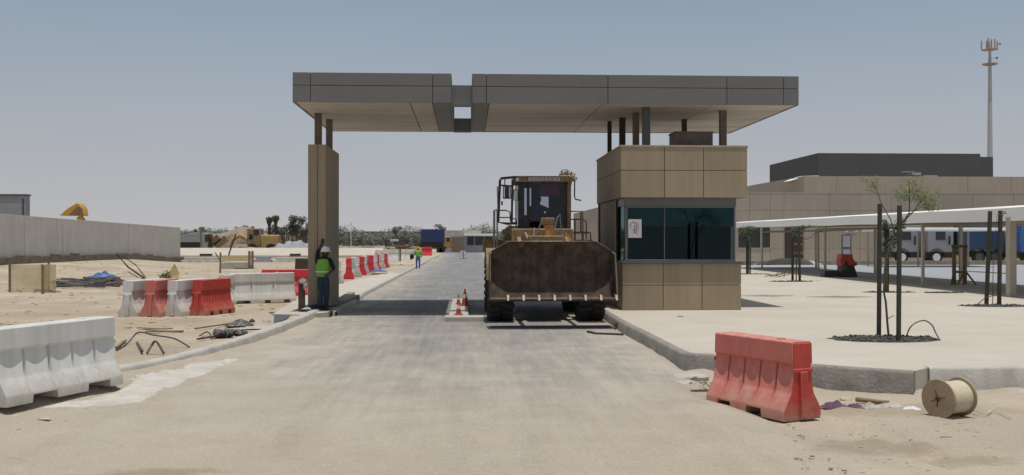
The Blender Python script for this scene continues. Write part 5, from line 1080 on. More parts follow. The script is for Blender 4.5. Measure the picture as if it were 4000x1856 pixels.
mb = MB(); mb.box(px(964, y), px(1018, y), y, y+2.2, 1.2, pz(893, y)); cc = obj('cab', mb, 'ymud', dg, bevel=.12)
mb = MB(); mb.box(px(990, y), px(1012, y), y-.03, y, pz(918, y), pz(898, y)); mb.box(px(972, y), px(988, y), y-.03, y, pz(935, y), pz(916, y)); obj('window', mb, 'darkglass', cc)
mb = MB(); mb.tube([(px(968, y), y+1, 2.2), (px(930, y), y+1, 2.9), (px(900, y), y+1, 2.2), (px(890, y), y+1, 1.0)], .3, 8); obj('boom', mb, 'yellowfar', dg)
for u_ in (985, 1060): mb = MB(); mb.lathe([(.85, 0), (.85, .6)], (px(u_, y), y-.2, .85), 'y', 20); obj('wheel', mb, 'rubber', dg)
for i, (u_, v_, r_, yy, lab) in enumerate(((925, 950, 4.3, 156, 'brown earth heap beside the yellow digger'), (860, 955, 4.6, 164, 'flatter earth heap between white truck and digger'), (1045, 955, 4.2, 160, 'earth heap behind the yellow digger hood'))):
    mb = MB(); mb.rock((px(u_, yy), yy, .3), r_, i+3, (1.5, 1, .75), 3); single('earth_heap', mb, 'rubble', lab, 'earth heap', (px(u_, yy), yy, 0))
for i, (u0, v0, u1, v1, lab) in enumerate(((815, 960, 856, 926, 'left tilted timber ramp in the far yard'), (842, 965, 885, 930, 'right tilted timber ramp in the far yard'))):
    yy = 132; mb = MB(); mb.bar(P(u0, v0, yy), P(u1, v1, yy), .28, .9); single('timber_ramp', mb, 'wood', lab, 'ramp', P(u0, v0, yy), 'tilted timber ramps')
c = Vector((px(1150, 128), 128, 0)); mb = cloth(c, 5.6, 3, 2.2, 5, 18, .3); single('sheeted_stack', mb, 'sheetgrey', 'low stack under a pale lilac sheet left of the gate column', 'covered stack', c)
def tree(name, label, c, h, cr, n, size, m='leaffar', seed=1, trunk=.12, group=None, limbs=6, cz=None, clumps=9, lean=0):
    t = thing(name, label, 'tree', c, group); rn = random.Random(seed); c = Vector(c); mb = MB(); hz_ = cz or h*.68
    top = c+Vector((lean, 0, hz_)); mb.tube([c, c.lerp(top, .35)+Vector((rn.uniform(-.04, .04)*h*.3, 0, 0)), c.lerp(top, .7)+Vector((rn.uniform(-.04, .04)*h*.3, 0, 0)), top], [trunk, trunk*.8, trunk*.6, trunk*.35], 7)
    cl = []
    for k in range(clumps):
        a = rn.uniform(0, 6.28); rr = rn.uniform(.25, .95); p = top+Vector((math.cos(a)*cr[0]*rr, math.sin(a)*cr[1]*rr, rn.uniform(-.45, .9)*cr[2])); cl.append(p)
        s_ = c.lerp(top, rn.uniform(.55, 1)); mb.tube([s_, s_.lerp(p, .5)+Vector((0, 0, .05*h)), p], [trunk*.35, trunk*.22, trunk*.08], 5)
    obj('trunk', mb, 'bark', t)
    mb = MB()
    for k, p in enumerate(cl): s_ = rn.uniform(.28, .55); mb.leaves(p, (cr[0]*s_, cr[1]*s_, cr[2]*s_), n//clumps, size, seed*31+k)
    obj('crown', mb, m, t, smooth=False); return t
yy = 150
tree('tree', 'bushy dark green tree right of the trimmed palm posts in the far yard', (px(1105, yy), yy, 0), 5, (1.6, 1.4, 1.1), 1100, .34, seed=3, cz=3.4)
tree('tree', 'tallest drooping tree just left of the gate column in the far yard', (px(1160, yy), yy, 0), 6, (1.4, 1.3, 1.5), 1100, .34, seed=4, cz=4.3)
tree('tree', 'darker tree cut off by the left edge of the gate column', (px(1195, yy+4), yy+4, 0), 5, (1.2, 1.2, 1.4), 900, .34, seed=9, cz=3.6)
for u_, v_, lab in ((1052, 848, 'left trimmed palm trunk with ragged top in the far yard'), (1077, 842, 'right trimmed palm with cup-shaped top in the far yard')):
    p = P(u_, v_, 148); t = thing('palm_tree', lab, 'palm tree', (p.x, 148, 0), 'trimmed palms'); mb = MB(); mb.tube([(p.x, 148, 0), (p.x, 148, p.z-1)], [.28, .2], 8); obj('trunk', mb, 'bark', t)
    mb = MB()
    for k in range(26): a = k*2.4; mb.tube([(p.x, 148, p.z-1.8), (p.x+.3*math.cos(a), 148+.3*math.sin(a), p.z-.8), (p.x+.5*math.cos(a), 148+.5*math.sin(a), p.z-.1*(k % 3))], [.05, .07, .03], 4)
    mb.leaves((p.x, 148, p.z-.5), (.55, .5, .6), 120, .3, 5); obj('crown', mb, 'leafd', t, smooth=False)
mb = MB(); rn = random.Random(8); yy = 144
for k in range(46): x = px(1062, yy)+(px(1200, yy)-px(1062, yy))*k/46; mb.box(x, x+.05+rn.random()*.06, yy, yy+.06, 0, 2.6+rn.random()*1.2)
single('stake_fence', mb, 'woodd', 'ragged fence of thin dark stakes in front of the far trees', 'fence', (px(1130, yy), yy, 0))
# tree line
mb = MB(); rn = random.Random(21)
for k in range(210):
    x = -88+k*.62+rn.uniform(-.5, .5)
    if x > 46: continue
    y = 300+rn.uniform(-12, 12); hgt = 6.0+1.6*noise.noise(Vector((x*.09, 0, 0)))*2+rn.uniform(-.5, .6)
    hgt *= 1.0 if x < 8 else .92
    mb.leaves((x, y, hgt*.5), (1.6, 1.5, hgt*.5), 190, .55, k)
o = obj('treeline', mb, 'leafhaze', smooth=False); o['kind'] = 'stuff'
mb = MB(); mb.box(-95, 46, 306, 307, 0, 5.2); o = obj('hedge_mass', mb, 'leafhaze', smooth=False); o['kind'] = 'stuff'
for i, (u_, h_, lab) in enumerate(((780, 6.6, 'single higher tree top behind the white truck on the horizon'), (1640-90, 6.8, 'rounded hazy tree above the treeline seen through the gate'), (1725, 7.2, 'hazy tree behind the blue container on the horizon'), (965, 6.7, 'hazy tree behind the cab of the yellow digger'))):
    tree('tree', lab, (px(u_, 285), 285, 0), h_, (1.9, 1.8, 1.3), 600, .5, 'leafhaze', seed=i+60, cz=h_*.75)
# through the gate: container truck, office, rubble
y = 168; ct = thing('container_truck', 'flatbed truck loaded with a dark blue container beyond the gate', 'truck', (px(1690, y), y, 0))
mb = MB(); x0, x1, xm = px(1644, y), px(1735, y), px(1686, y); zz0, zz1 = pz(946, y), pz(896, y); mb.box(x0, x1, y, y+2.4, zz0, zz1)
k = x0
while k < x1: mb.box(k, k+.09, y-.04, y, zz0+.08, zz1-.08); k += .2
mb.box(xm-.05, xm+.05, y-.07, y, zz0, zz1); obj('container', mb, 'blueb', ct)
mb = MB(); mb.box(x0-.2, x1+.4, y, y+2.4, .75, 1.1); mb.box(x0+.3, x1-.3, y+.2, y+2, 1.1, zz0); obj('chassis', mb, 'black', ct)
for u_ in (1652, 1664, 1716, 1728): mb = MB(); mb.lathe([(.52, 0), (.52, .35)], (px(u_, y), y-.1, .52), 'y', 16); obj('wheel', mb, 'rubber', ct)
mb = MB(); mb.box(px(1738, y), px(1762, y), y, y+2.4, .9, 2.9); c_ = obj('cab', mb, 'orange', ct, bevel=.12); mb = MB(); mb.box(px(1743, y), px(1758, y), y-.03, y, 2.0, 2.7); obj('window', mb, 'darkglass', c_)
y = 178; so_ = thing('site_office', 'long low site office with pale roof edge and dark louvred front beyond the loader', 'building', (px(1830, y), y, 0))
mb = MB(); mb.box(px(1736, y), px(1935, y), y, y+7, 0, pz(921, y)); obj('wall', mb, 'sheetgrey', so_)
mb = MB(); mb.box(px(1735, y), px(1880, y), y+2, y+7, pz(921, y)+.02, pz(900, y+2)); obj('upper_storey', mb, 'conc', so_)
mb = MB(); mb.box(px(1812, y), px(1940, y), y-.5, y+7.2, pz(921, y), pz(913, y)); obj('roof', mb, 'fabric', so_)
for u0, u1 in ((1825, 1852), (1856, 1890), (1893, 1925)):
    mb = MB(); mb.box(px(u0, y), px(u1, y), y-.06, y, pz(958, y), pz(925, y)); w_ = obj('window', mb, 'darkgrey', so_)
    mb = MB()
    for k in range(6): mb.box(px(u0, y)+.1, px(u1, y)-.1, y-.1, y-.061, pz(955-k*5, y), pz(952.5-k*5, y))
    obj('louvre', mb, 'brown', w_)
mb = MB(); rn = random.Random(6)
for k in range(420):
    u_ = rn.choice((rn.uniform(1325, 1650), rn.uniform(820, 1200), rn.uniform(1325, 1520))); yy_ = 136+rn.uniform(0, 22); hb = 1.1+1.0*noise.noise(Vector((u_*.013, 3, 0))); mb.rock((px(u_, yy_), yy_, rn.uniform(.1, 1)*max(.3, hb)), rn.uniform(.3, .8), k, (1.5, 1, .6), sub=1)
o = obj('rubble', mb, 'rubble', smooth=False); o['kind'] = 'stuff'
mb = MB()
for k in range(8): z = .2+k*.33; mb.box(px(1762, 172)+.1*(k % 2), px(1812, 172), 172, 173.5, z, z+.27)
single('timber_stack', mb, 'wood', 'tall stack of brown timber between blue container and site office', 'timber stack', (px(1790, 172), 172, 0))
for i, (u0, u1, v0, v1, yy, m_, lab) in enumerate(((1500, 1600, 936, 946, 150, 'darkgrey', 'dark flat steel deck lying across the far rubble'), (1524, 1556, 934, 943, 148, 'plastwhite', 'white bundle on the dark deck in the far yard'), (1545, 1612, 955, 964, 149, 'woodd', 'long dark beam below the flat deck in the far yard'))):
    a, b = P(u0, v0, yy), P(u1, v1, yy); mb = MB(); mb.box(a.x, b.x, yy, yy+1, b.z, a.z)
    if i != 1: mb.box(a.x+.2, a.x+.4, yy+.1, yy+.5, 0, b.z); mb.box(b.x-.5, b.x-.3, yy+.1, yy+.5, 0, b.z)
    single('steel_deck' if i == 0 else 'bundle' if i == 1 else 'beam', mb, m_, lab, ('deck', 'bundle', 'beam')[i], (a.x, yy, 0))
q = G(1562, 1030); sh_ = thing('site_shelter', 'small brown flat-topped shelter on a double post at the end of the barrier row', 'shelter', q)
mb = MB(); mb.box(px(1532, q.y), px(1612, q.y), q.y-.6, q.y+.6, pz(964, q.y), pz(957, q.y)); mb.prism([(px(1540, q.y), pz(964, q.y)), (px(1605, q.y), pz(964, q.y)), (px(1585, q.y), pz(973, q.y)), (px(1555, q.y), pz(973, q.y))], q.y-.4, q.y+.4, 'y'); obj('roof', mb, 'rust', sh_)
mb = MB(); mb.box(q.x-.11, q.x-.03, q.y-.05, q.y+.05, 0, pz(966, q.y)); obj('post', mb, 'sheetgrey', sh_)
mb = MB(); mb.box(q.x+.0, q.x+.1, q.y-.05, q.y+.05, 0, pz(966, q.y)); obj('post', mb, 'wood', sh_)
q = G(1570, 1035); mb = cloth(q, 1.9, 3, .3, 3, 12); single('sand_heap', mb, 'sand', 'small sand heap around the foot of the brown shelter', 'sand heap', q)
q = G(1480, 1070); single('blue_sheet', cloth(q, .95, 2.2, .12, 7, 10, .14), 'tarp', 'small blue sheet lying beside the roadside row of barriers', 'sheet', q)
q = G(1810, 1012); bs = thing('road_board', 'white tilted board on a round foot standing on the far road', 'sign board', q)
mb = MB(); mb.lathe([(.45, 0), (.42, .08), (.1, .1)], q, 'z', 18); obj('foot', mb, 'darkgrey', bs)
mb = MB(); mb.add([P(1792, 1003, q.y), P(1800, 978, q.y), P(1818, 980, q.y), P(1822, 992, q.y), P(1812, 1003, q.y)], [(0, 1, 2, 3, 4)]); mb.add([p+Vector((0, .05, 0)) for p in mb.v[:5]], [(0, 1, 2, 3, 4)]); obj('board', mb, 'plastwhite', bs, smooth=False)
mb = MB(); mb.tube([q, q+Vector((0, 0, .9))], .04, 6); obj('stem', mb, 'darkgrey', bs)
q = P(1371, 868, 260); mb = MB(); mb.tube([(q.x, 260, 0), (q.x, 260, q.z)], .12, 6); mb.tube([(q.x, 260, q.z), (q.x+.9, 260, q.z+.1)], .06, 5); single('lamp_post', mb, 'conc2', 'thin street lamp rising above the hazy treeline right of the column', 'street lamp', (q.x, 260, 0))

# ------------------------------------------------------------------ right: main building
Y1 = 84; bX0 = 16.6; zl1 = pz(757, Y1, 3000); yb1 = 150
mbg = thing('office_building', 'wide tan two tier building with charcoal roof block behind the car shade', 'building', (40, 100, 0))
mb = MB(); mb.box(bX0+.03, 110, Y1+.03, yb1, 0, zl1-.02); obj('core', mb, 'cladd', mbg, smooth=False)
mb = MB(); xj = [bX0]+[px(u, Y1) for u in (2790, 2928, 3010, 3062, 3240, 3360, 3480, 3640, 3800, 3960)]+[60, 75, 92, 110]; zjs = [.1, pz(970, Y1, 3000), pz(822, Y1, 3000), zl1]
for x0, x1 in zip(xj, xj[1:]):
    for z0, z1 in zip(zjs, zjs[1:]): mb.box(x0+.012, x1-.012, Y1, Y1+.05, z0+.012, z1-.012)
for k in range(10):
    y0 = Y1+.06+k*6.5
    for z0, z1 in zip(zjs, zjs[1:]): mb.box(bX0, bX0+.05, y0+.012, y0+6.49, z0+.012, z1-.012)
mb.box(bX0, 110, Y1-.01, yb1, zl1, zl1+.12)
obj('wall', mb, 'bldg', mbg, smooth=False)
Y2 = 97; x2 = px(3140, Y2); zt2 = pz(688, Y2, 3140); Y2b = Y2/.855
mb = MB(); mb.prism([(x2, Y2), (110, Y2), (110, yb1-2), (px(2932, Y2b+8), yb1-2), (px(2932, Y2b), Y2b)], zl1+.1, zt2)
obj('upper_tier', mb, 'bldg', mbg, smooth=False)
mb = MB()
for u_ in (3267, 3420, 3600, 3780, 3950): mb.box(px(u_, Y2)-.02, px(u_, Y2)+.02, Y2-.01, Y2+.001, zl1+.1, zt2)
mb.box(x2, 100, Y2-.008, Y2+.001, pz(755, Y2), pz(755, Y2)+.035); obj('panel_joint', mb, 'cladd', mbg, smooth=False)
Y3 = 108; z3a, z3b = zt2-.2, pz(598, Y3, 3200)
mb = MB(); X3 = px(3196, Y3); X3e = px(3880, Y3); Y3b = Y3/.937
mb.prism([(X3, Y3), (px(3830, Y3), Y3), (px(3830, Y3), Y3+12), (px(3108, Y3b), Y3b+10), (px(3108, Y3b), Y3b)], z3a, z3b)
mb.box(px(3830, Y3), X3e, Y3+.01, Y3+11, z3a, z3b-.35); obj('roof_block', mb, 'bldgdark', mbg, smooth=False)
mb = MB(); mb.prism([(px(3085, 99), zt2-.35), (px(3130, 99), zt2+.12), (px(3192, 99), zt2+.17), (px(3192, 99), zt2-.0), (px(3140, 99), zt2-.05)], 98.5, 101, 'y'); obj('roof_flashing', mb, 'fabric', mbg)
mb = MB(); q = P(3545, 688, Y2+1); mb.tube([(q.x, Y2+1, zt2), (q.x, Y2+1, zt2+.5)], .04, 5); mb.box(q.x-.6, q.x+.6, Y2+.7, Y2+1.3, zt2+.5, zt2+.56); q = P(3574, 680, Y2+1); mb.box(q.x-.4, q.x+.5, Y2+.7, Y2+1.4, zt2+.2, zt2+.45); mb.tube([(q.x-.3, Y2+1, zt2), (q.x, Y2+1, zt2+.2)], .04, 5); q = P(3640, 690, Y2+1); mb.box(q.x-.8, q.x+.6, Y2+1, Y2+2, zt2, zt2+.2); obj('roof_vent', mb, 'sheetgrey', mbg)
for (u0, v0, u1, v1, m_) in ((2883, 880, 2970, 968, 'darkglass'), (2977, 880, 3008, 968, 'darkglass')):
    mb = MB(); x0, x1, za, zb_ = px(u0, Y1), px(u1, Y1), pz(v1, Y1, 3000), pz(v0, Y1, 3000)
    for a_ in ((x0-.06, x0, za-.06, zb_+.06), (x1, x1+.06, za-.06, zb_+.06), (x0, x1, za-.06, za), (x0, x1, zb_, zb_+.06)): mb.box(a_[0], a_[1], Y1-.05, Y1+.01, a_[2], a_[3])
    f_ = obj('window', mb, 'postw', mbg, smooth=False); mb = MB(); mb.box(x0, x1, Y1-.02, Y1+.005, za, zb_); obj('pane', mb, m_, f_, smooth=False)
def bdoor(u0, v0, u1, v1, m_, mg, split=1):
    x0, x1, za, zb_ = px(u0, Y1), px(u1, Y1), .22, pz(v0, Y1, 3000); mb = MB(); mb.box(x0, x1, Y1-.04, Y1+.005, za, zb_); d_ = obj('door', mb, m_, mbg, smooth=False)
    mb = MB()
    for k in range(split): h = (zb_-za)/split; mb.box(x0+.12, x1-.12, Y1-.06, Y1-.041, za+h*k+.12, za+h*(k+1)-.1)
    obj('door_glass', mb, mg, d_, smooth=False)
bdoor(3065, 885, 3092, 0, 'brown', 'brown', 2); bdoor(3096, 885, 3140, 0, 'wood', 'darkglass', 4); bdoor(3287, 917, 3325, 0, 'door', 'sheetgrey', 2); bdoor(3880, 900, 3925, 0, 'door', 'darkglass', 1); bdoor(3983, 900, 4030, 0, 'brown', 'darkglass', 2)
mb = MB(); mb.box(px(3301, Y1), px(3349, Y1), Y1-.03, Y1+.001, pz(908, Y1, 3300), pz(900, Y1, 3300)); sg = obj('door_sign', mb, 'plastwhite', mbg, smooth=False)
mb = MB()
for k in range(7): x = px(3312, Y1)+k*.095; mb.box(x, x+.05, Y1-.035, Y1-.031, pz(906.5, Y1, 3300), pz(902, Y1, 3300))
obj('sign_lettering', mb, 'ink', sg, smooth=False)
# ------------------------------------------------------------------ car shade
sh = thing('car_shade', 'long white fabric car park shade on thin cream posts at the right', 'car shade', (20, 50, 0))
e1, e2 = Vector((17.6, 29, 0)), Vector((px(2876, 66), 66, 0))
def fn(y): t = (y-29)/37; return e1.lerp(e2, t).x
def za0(y): return 2.67+.28*(y-31)/35
def za1(y): return 3.15+.19*(y-31)/35
n = 40; mb = MB(); W_ = 5.2
for k in range(n+1):
    y = 27+39*k/n; x = fn(y); sag = .012*math.sin(k*math.pi/4); a0, a1 = za0(y), za1(y)
    for dx, z in ((0, a0+sag), (-.01, a1-.05+sag), (.04, a1), (.4, a1+.03), (W_-.3, a1+.03), (W_, a1-.05), (W_, a0+.02), (W_-.03, a0+.02), (.03, a0+.004+sag)): mb.v.append(Vector((x+dx, y, z)))
m9 = 9
mb.f = [(k*m9+j, k*m9+j+1, (k+1)*m9+j+1, (k+1)*m9+j) for k in range(n) for j in range(7)]+[tuple(range(m9)), tuple(n*m9+j for j in range(m9))]
obj('canopy_fabric', mb, 'fabric', sh)
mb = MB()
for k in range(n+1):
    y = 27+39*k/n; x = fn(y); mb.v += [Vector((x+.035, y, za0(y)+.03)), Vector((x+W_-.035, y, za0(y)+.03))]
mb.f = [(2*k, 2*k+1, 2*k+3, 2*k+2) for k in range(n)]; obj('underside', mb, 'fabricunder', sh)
zr0 = 2.7
for (u_, v_, w_) in ((3950, 1160, .12), (3605, 1120, .055), (3223, 1078, .06), (3198, 1062, .04), (2977, 1050, .05)):
    p = G(u_, v_, ZS); mb = MB(); mb.box(p.x-w_, p.x+w_, p.y-w_, p.y+w_, ZS, zr0+.1); mb.bar((p.x, p.y, zr0-.06), (min(p.x+4.6, fn(p.y)+5), p.y, zr0+.02), .12); obj('post', mb, 'postw', sh, bevel=.015)
for y in (34, 44, 54, 64):
    p = Vector((fn(y)+4.9, y, 0)); mb = MB(); mb.box(p.x-.07, p.x+.07, y-.07, y+.07, ZS, zr0+.12); obj('post', mb, 'postw', sh)
# second shade farther right
sh2 = thing('car_shade', 'second, lower looking white car shade roof behind the long one', 'car shade', (32, 60, 0))
mb = MB(); y = 66; x0, x1 = px(3480, y), px(3930, y); mb.box(x0, x1, y, y+5, pz(902, y, 3700), pz(890, y, 3700)); obj('canopy_fabric', mb, 'fabric', sh2, bevel=.04)
for k in range(3): x = x0+.3+(x1-x0-.6)*k/2; mb = MB(); mb.box(x-.05, x+.05, y+4.5, y+4.6, .2, pz(902, y, 3700)); obj('post', mb, 'postw', sh2)
# ------------------------------------------------------------------ trucks beneath
def truck(u0, label, cabm, bodym, blen, y=77.5):
    x = px(u0, y); t = thing('truck', label, 'truck', (x, y, .22), 'trucks parked behind the car shade'); z = .24
    c = obj('cab', MB().prism([(x, z+.9), (x+.05, z+1.9), (x+.25, z+3.1), (x+2.2, z+3.1), (x+2.2, z+.9)], y, y+2.4, 'y'), cabm, t, bevel=.08)
    mb = MB(); mb.box(x+.7, x+1.5, y-.02, y, z+1.9, z+2.75); obj('window', mb, 'darkglass', c)
    mb = MB(); mb.box(x+1.75, x+1.8, y-.25, y-.05, z+1.5, z+2.2); obj('mirror', mb, 'black', c)
    mb = MB(); mb.box(x-.12, x+2.2, y+.1, y+2.3, z+.45, z+.9); mb.box(x+2.2, x+2.3+blen, y+.3, y+2.1, z+.65, z+1.0); obj('chassis', mb, 'black', t)
    for k, wx in enumerate((x+.75, x+2.9+blen*.35, x+2.2+blen*.85)):
        w_ = bpy.data.objects.new('wheel', None); link(w_, t); OFF[w_.name] = OFF[t.name]
        obj('tyre', MB().lathe([(.3, 0), (.5, .02), (.53, .1), (.53, .3)], (wx, y-.05, z+.5), 'y', 24), 'rubber', w_); obj('rim', MB().lathe([(.31, 0), (.29, .03), (.1, .05)], (wx, y-.06, z+.5), 'y', 20), 'plastwhite' if k == 0 else 'darkgrey', w_)
        mb = MB()
        for q in range(8):
            a0, a1 = math.pi*q/8, math.pi*(q+1)/8; mb.add([(wx+math.cos(a)*.66, yy, z+.5+math.sin(a)*r_) for yy in (y-.08, y+.5) for a in (a0, a1) for r_ in (.62, .70)], [(0, 1, 3, 2), (4, 6, 7, 5), (0, 4, 5, 1), (1, 5, 7, 3), (0, 2, 6, 4)])
        obj('fender', mb, 'black', t)
    if bodym: obj('box_body', MB().box(x+2.5, x+2.3+blen, y, y+2.4, z+1.05, z+3.0).box(x+2.5, x+2.55, y-.03, y, z+1.05, z+3.0).box(x+2.3+blen*.7, x+2.5+blen*.75, y-.03, y, z+1.05, z+3.0), bodym, t, bevel=.03)
    return t
truck(3488, 'white truck with black fenders, left one behind the car shade', 'truckw', None, 1.0)
truck(3622, 'white truck with a long blue body behind the car shade', 'truckw', 'bluebody', 4.0, 77.0)
truck(3984, 'bright blue truck cut off by the right edge behind the thick post', 'tarp', 'bluebody', 2.0, 74.9)
# red machine with black bags
q = G(3300, 1082, ZS); rm = thing('planter_machine', 'red plastic barrier block piled on black bags with weeds under the shade edge', 'barrier block', q)
mb = MB(); X, Y_ = q.x, q.y; mb.prism([(X-.28, 1.36), (X+.28, 1.36), (X+.31, 1.12), (X+.38, 1.1), (X+.40, .72), (X-.30, .72), (X-.34, 1.1), (X-.31, 1.12)], Y_-.3, Y_+.3, 'y'); obj('red_block', mb, 'red', rm, bevel=.03)
mb = MB(); mb.rock((X+.47, Y_-.1, .86), .14, 3); obj('side_lump', mb, 'red', rm); mb = MB(); mb.box(X-.10, X+.0, Y_-.33, Y_-.301, .75, 1.0); obj('block_slot', mb, 'shadowhole', rm)
mb = MB(); mb.prism([(X-.42, .2), (X+.56, .2), (X+.36, .8), (X-.22, .8)], Y_-.35, Y_+.35, 'y'); obj('black_bag', mb, 'pipe', rm, bevel=.05); mb = MB(); mb.box(X-1.15, X-.43, Y_-.3, Y_+.3, .2, .52); obj('black_crate', mb, 'pipe', rm, bevel=.02)
mb = MB(); mb.leaves((X-.25, Y_-.45, .6), (.25, .1, .14), 90, .08, 3); obj('weeds', mb, 'leaf', rm, smooth=False)
# wooden trestle
q = G(3748, 1112, ZS); tr = thing('trestle', 'brown timber trestle frame standing on the pavement before the car shade', 'trestle', q); X, Y_ = q.x, q.y; zt_ = pz(962, Y_, 3748); sc_ = Y_/3800
for dx in (-22, 22):
    mb = MB(); x = X+dx*sc_; mb.bar((x, Y_, ZS), (x, Y_, zt_), .14, .1); obj('leg', mb, 'orange' if 0 else 'wood', tr, bevel=.01)
    mb = MB(); mb.bar((x, Y_, ZS+.6), (x+dx*1.3*sc_, Y_-.35, ZS), .06); mb.bar((x, Y_, ZS+.6), (x-dx*.6*sc_, Y_+.3, ZS), .05); obj('brace', mb, 'wood', tr)
mb = MB(); mb.bar((X-32*sc_, Y_, zt_), (X+32*sc_, Y_, zt_), .1, .12); mb.bar((X-24*sc_, Y_, ZS+.55), (X+24*sc_, Y_, ZS+.5), .06, .1); obj('top_rail', mb, 'wood', tr, bevel=.01)
mb = MB(); a = G(3780, 1063, ZS); mb.bar(a+Vector((0, 0, .05)), G(3945, 1072, ZS)+Vector((0, 0, .05)), .1, .05); single('barrier_pole', mb, 'orange', 'thin orange pole lying on the parking lane right of the trestle', 'pole', a)
# ------------------------------------------------------------------ young trees with stakes
def pit(u, v, rx, ry, label):
    p = G(u, v, ZS); t = thing('tree_pit', label, 'gravel bed', p, 'gravel beds of the young trees'); mb = MB(); pts = [(p.x+rx*math.cos(a/18*math.pi)*(1+.06*math.sin(a*2.3)), p.y+ry*math.sin(a/18*math.pi)) for a in range(36)]
    mb.prism(pts, ZS-.05, ZS+.012); obj('bed', mb, 'gravel', t, smooth=False)
    mb = MB(); rn = random.Random(int(u))
    for k in range(240 if rx > .8 and p.y < 22 else 70):
        a = rn.uniform(0, 6.28); r_ = rn.random()**.5; mb.rock((p.x+rx*.97*r_*math.cos(a), p.y+ry*.97*r_*math.sin(a), ZS+.02), rn.uniform(.015, .045), k, sub=1)
    so__ = obj('stones', mb, 'gravel', t, smooth=False); so__['kind'] = 'stuff'; return p
def stakes(us, vb, vt, label, group='support stakes of the young trees', r_=.045):
    for k, (u_, ub) in enumerate(us):
        b = G(ub, vb[k], ZS); zt_ = pz(vt[k], b.y, u_); mb = MB(); mb.tube([b, (px(u_, b.y), b.y, zt_)], r_, 8); single('stake', mb, 'stake', label[k], 'stake', b, group)
TG = 'young staked trees on the pavement'
p = pit(3455, 1325, 1.0, .62, 'wide bed of dark gravel around the nearest young tree')
stakes([(3437, 3433), (3514, 3510)], [1315, 1335], [797, 803], ['left dark stake of the nearest young tree', 'right dark stake of the nearest young tree'])
q = G(3472, 1325, ZS); t = thing('young_tree', 'nearest young tree with thin bent trunk and wispy crown above the car shade', 'tree', q, TG)
def at(u, v): return P(u, v, q.y)
mb = MB(); tp = [q, at(3466, 1260), at(3460, 1180), at(3452, 1140), at(3456, 1050), at(3475, 960), at(3520, 880), at(3552, 830)]
mb.tube(tp, [.022, .02, .02, .018, .018, .018, .016, .012], 7)
mb.tube([at(3468, 1245), at(3485, 1235), at(3496, 1233)], [.009, .007, .004], 5); mb.tube([at(3552, 830), at(3552, 760), at(3550, 700)], [.012, .01, .004], 5); mb.tube([at(3532, 862), at(3570, 825), at(3600, 780), at(3630, 740)], [.012, .01, .007, .003], 5); mb.tube([at(3496, 925), at(3480, 860), at(3440, 790), at(3425, 740), at(3400, 700)], [.012, .01, .008, .006, .003], 5); mb.tube([at(3520, 880), at(3545, 840), at(3580, 820), at(3650, 770)], [.01, .008, .006, .003], 5); mb.tube([at(3430, 760), at(3400, 745), at(3370, 740)], [.006, .005, .002], 5)
obj('trunk', mb, 'bark', t)
mb = MB(); rn = random.Random(17); sc_ = q.y/3800
for (u_, v_, ru, rv, n) in ((3560, 750, 62, 40, 620), (3610, 770, 50, 42, 520), (3570, 710, 60, 25, 300), (3640, 800, 42, 28, 330), (3520, 770, 40, 35, 200), (3375, 700, 28, 16, 110), (3405, 725, 30, 20, 120), (3425, 705, 22, 25, 80), (3500, 740, 45, 45, 120), (3660, 760, 22, 40, 90), (3625, 815, 30, 12, 90)):
    mb.leaves(at(u_, v_), (ru*sc_, ru*sc_*.8, rv*sc_), int(n*1.3), .030, u_)
obj('crown', mb, 'leaf', t, smooth=False)
hh = [G(3540, 1318, ZS), at(3552, 1285), at(3575, 1262), at(3610, 1252), at(3640, 1270), at(3655, 1300), G(3672, 1330, ZS)]
mb = MB(); mb.tube(catmull(hh, 5), .012, 7); single('hose', mb, 'pipe', 'black irrigation hose arching up right of the nearest tree bed', 'hose', hh[0])
# second tree, dense green trunk sprouts
q = G(3462, 1142, ZS); pit(3475, 1142, .95, .3, 'thin dark gravel bed behind the nearest stakes')
t = thing('young_tree', 'young tree wrapped in green shoots directly behind the nearest stakes', 'tree', q, TG); mb = MB(); mb.tube([q, at(3462, 900)], [.07, .04], 7); obj('trunk', mb, 'greenwrap', t)
mb = MB(); sc_ = q.y/3800
for k in range(9): v_ = 870+k*13; mb.leaves(P(3456+(k*7) % 12, v_, q.y), (13*sc_, .15, 14*sc_), 60, .10, k)
for (u_, v_, ru, rv, n) in ((3500, 890, 26, 26, 170), (3520, 868, 18, 22, 120), (3495, 935, 20, 30, 150), (3480, 970, 14, 20, 70)): mb.leaves(P(u_, v_, q.y), (ru*sc_, .3, rv*sc_), n, .10, u_)
obj('crown', mb, 'leafd', t, smooth=False)
stakes([(3468, 3468)], [1140], [960], ['short stake beside the green wrapped tree'])
# right tree
pit(3895, 1195, 1.05, .5, 'dark gravel bed between the two stakes near the right edge'); stakes([(3868, 3853), (3908, 3903)], [1190, 1192], [825, 823], ['left stake of the pair near the right edge', 'right stake of the pair near the right edge'], r_=.06)
q = G(3878, 1192, ZS); t = thing('young_tree', 'bare young sapling tied low between the stakes near the right edge', 'tree', q, TG); mb = MB(); mb.tube([q, P(3878, 1150, q.y), P(3880, 1000, q.y), P(3895, 850, q.y)], [.014, .012, .01, .006], 6); mb.tube([G(3812, 1194, ZS), P(3850, 1162, q.y), P(3898, 1152, q.y), P(3912, 1190, q.y)], .012, 6); obj('trunk', mb, 'bark', t)
mb = MB(); mb.leaves(P(3905, 838, q.y), (.14, .1, .08), 60, .05, 3); mb.leaves(P(3922, 832, q.y), (.08, .08, .05), 24, .05, 4); obj('crown', mb, 'leaf', t, smooth=False)
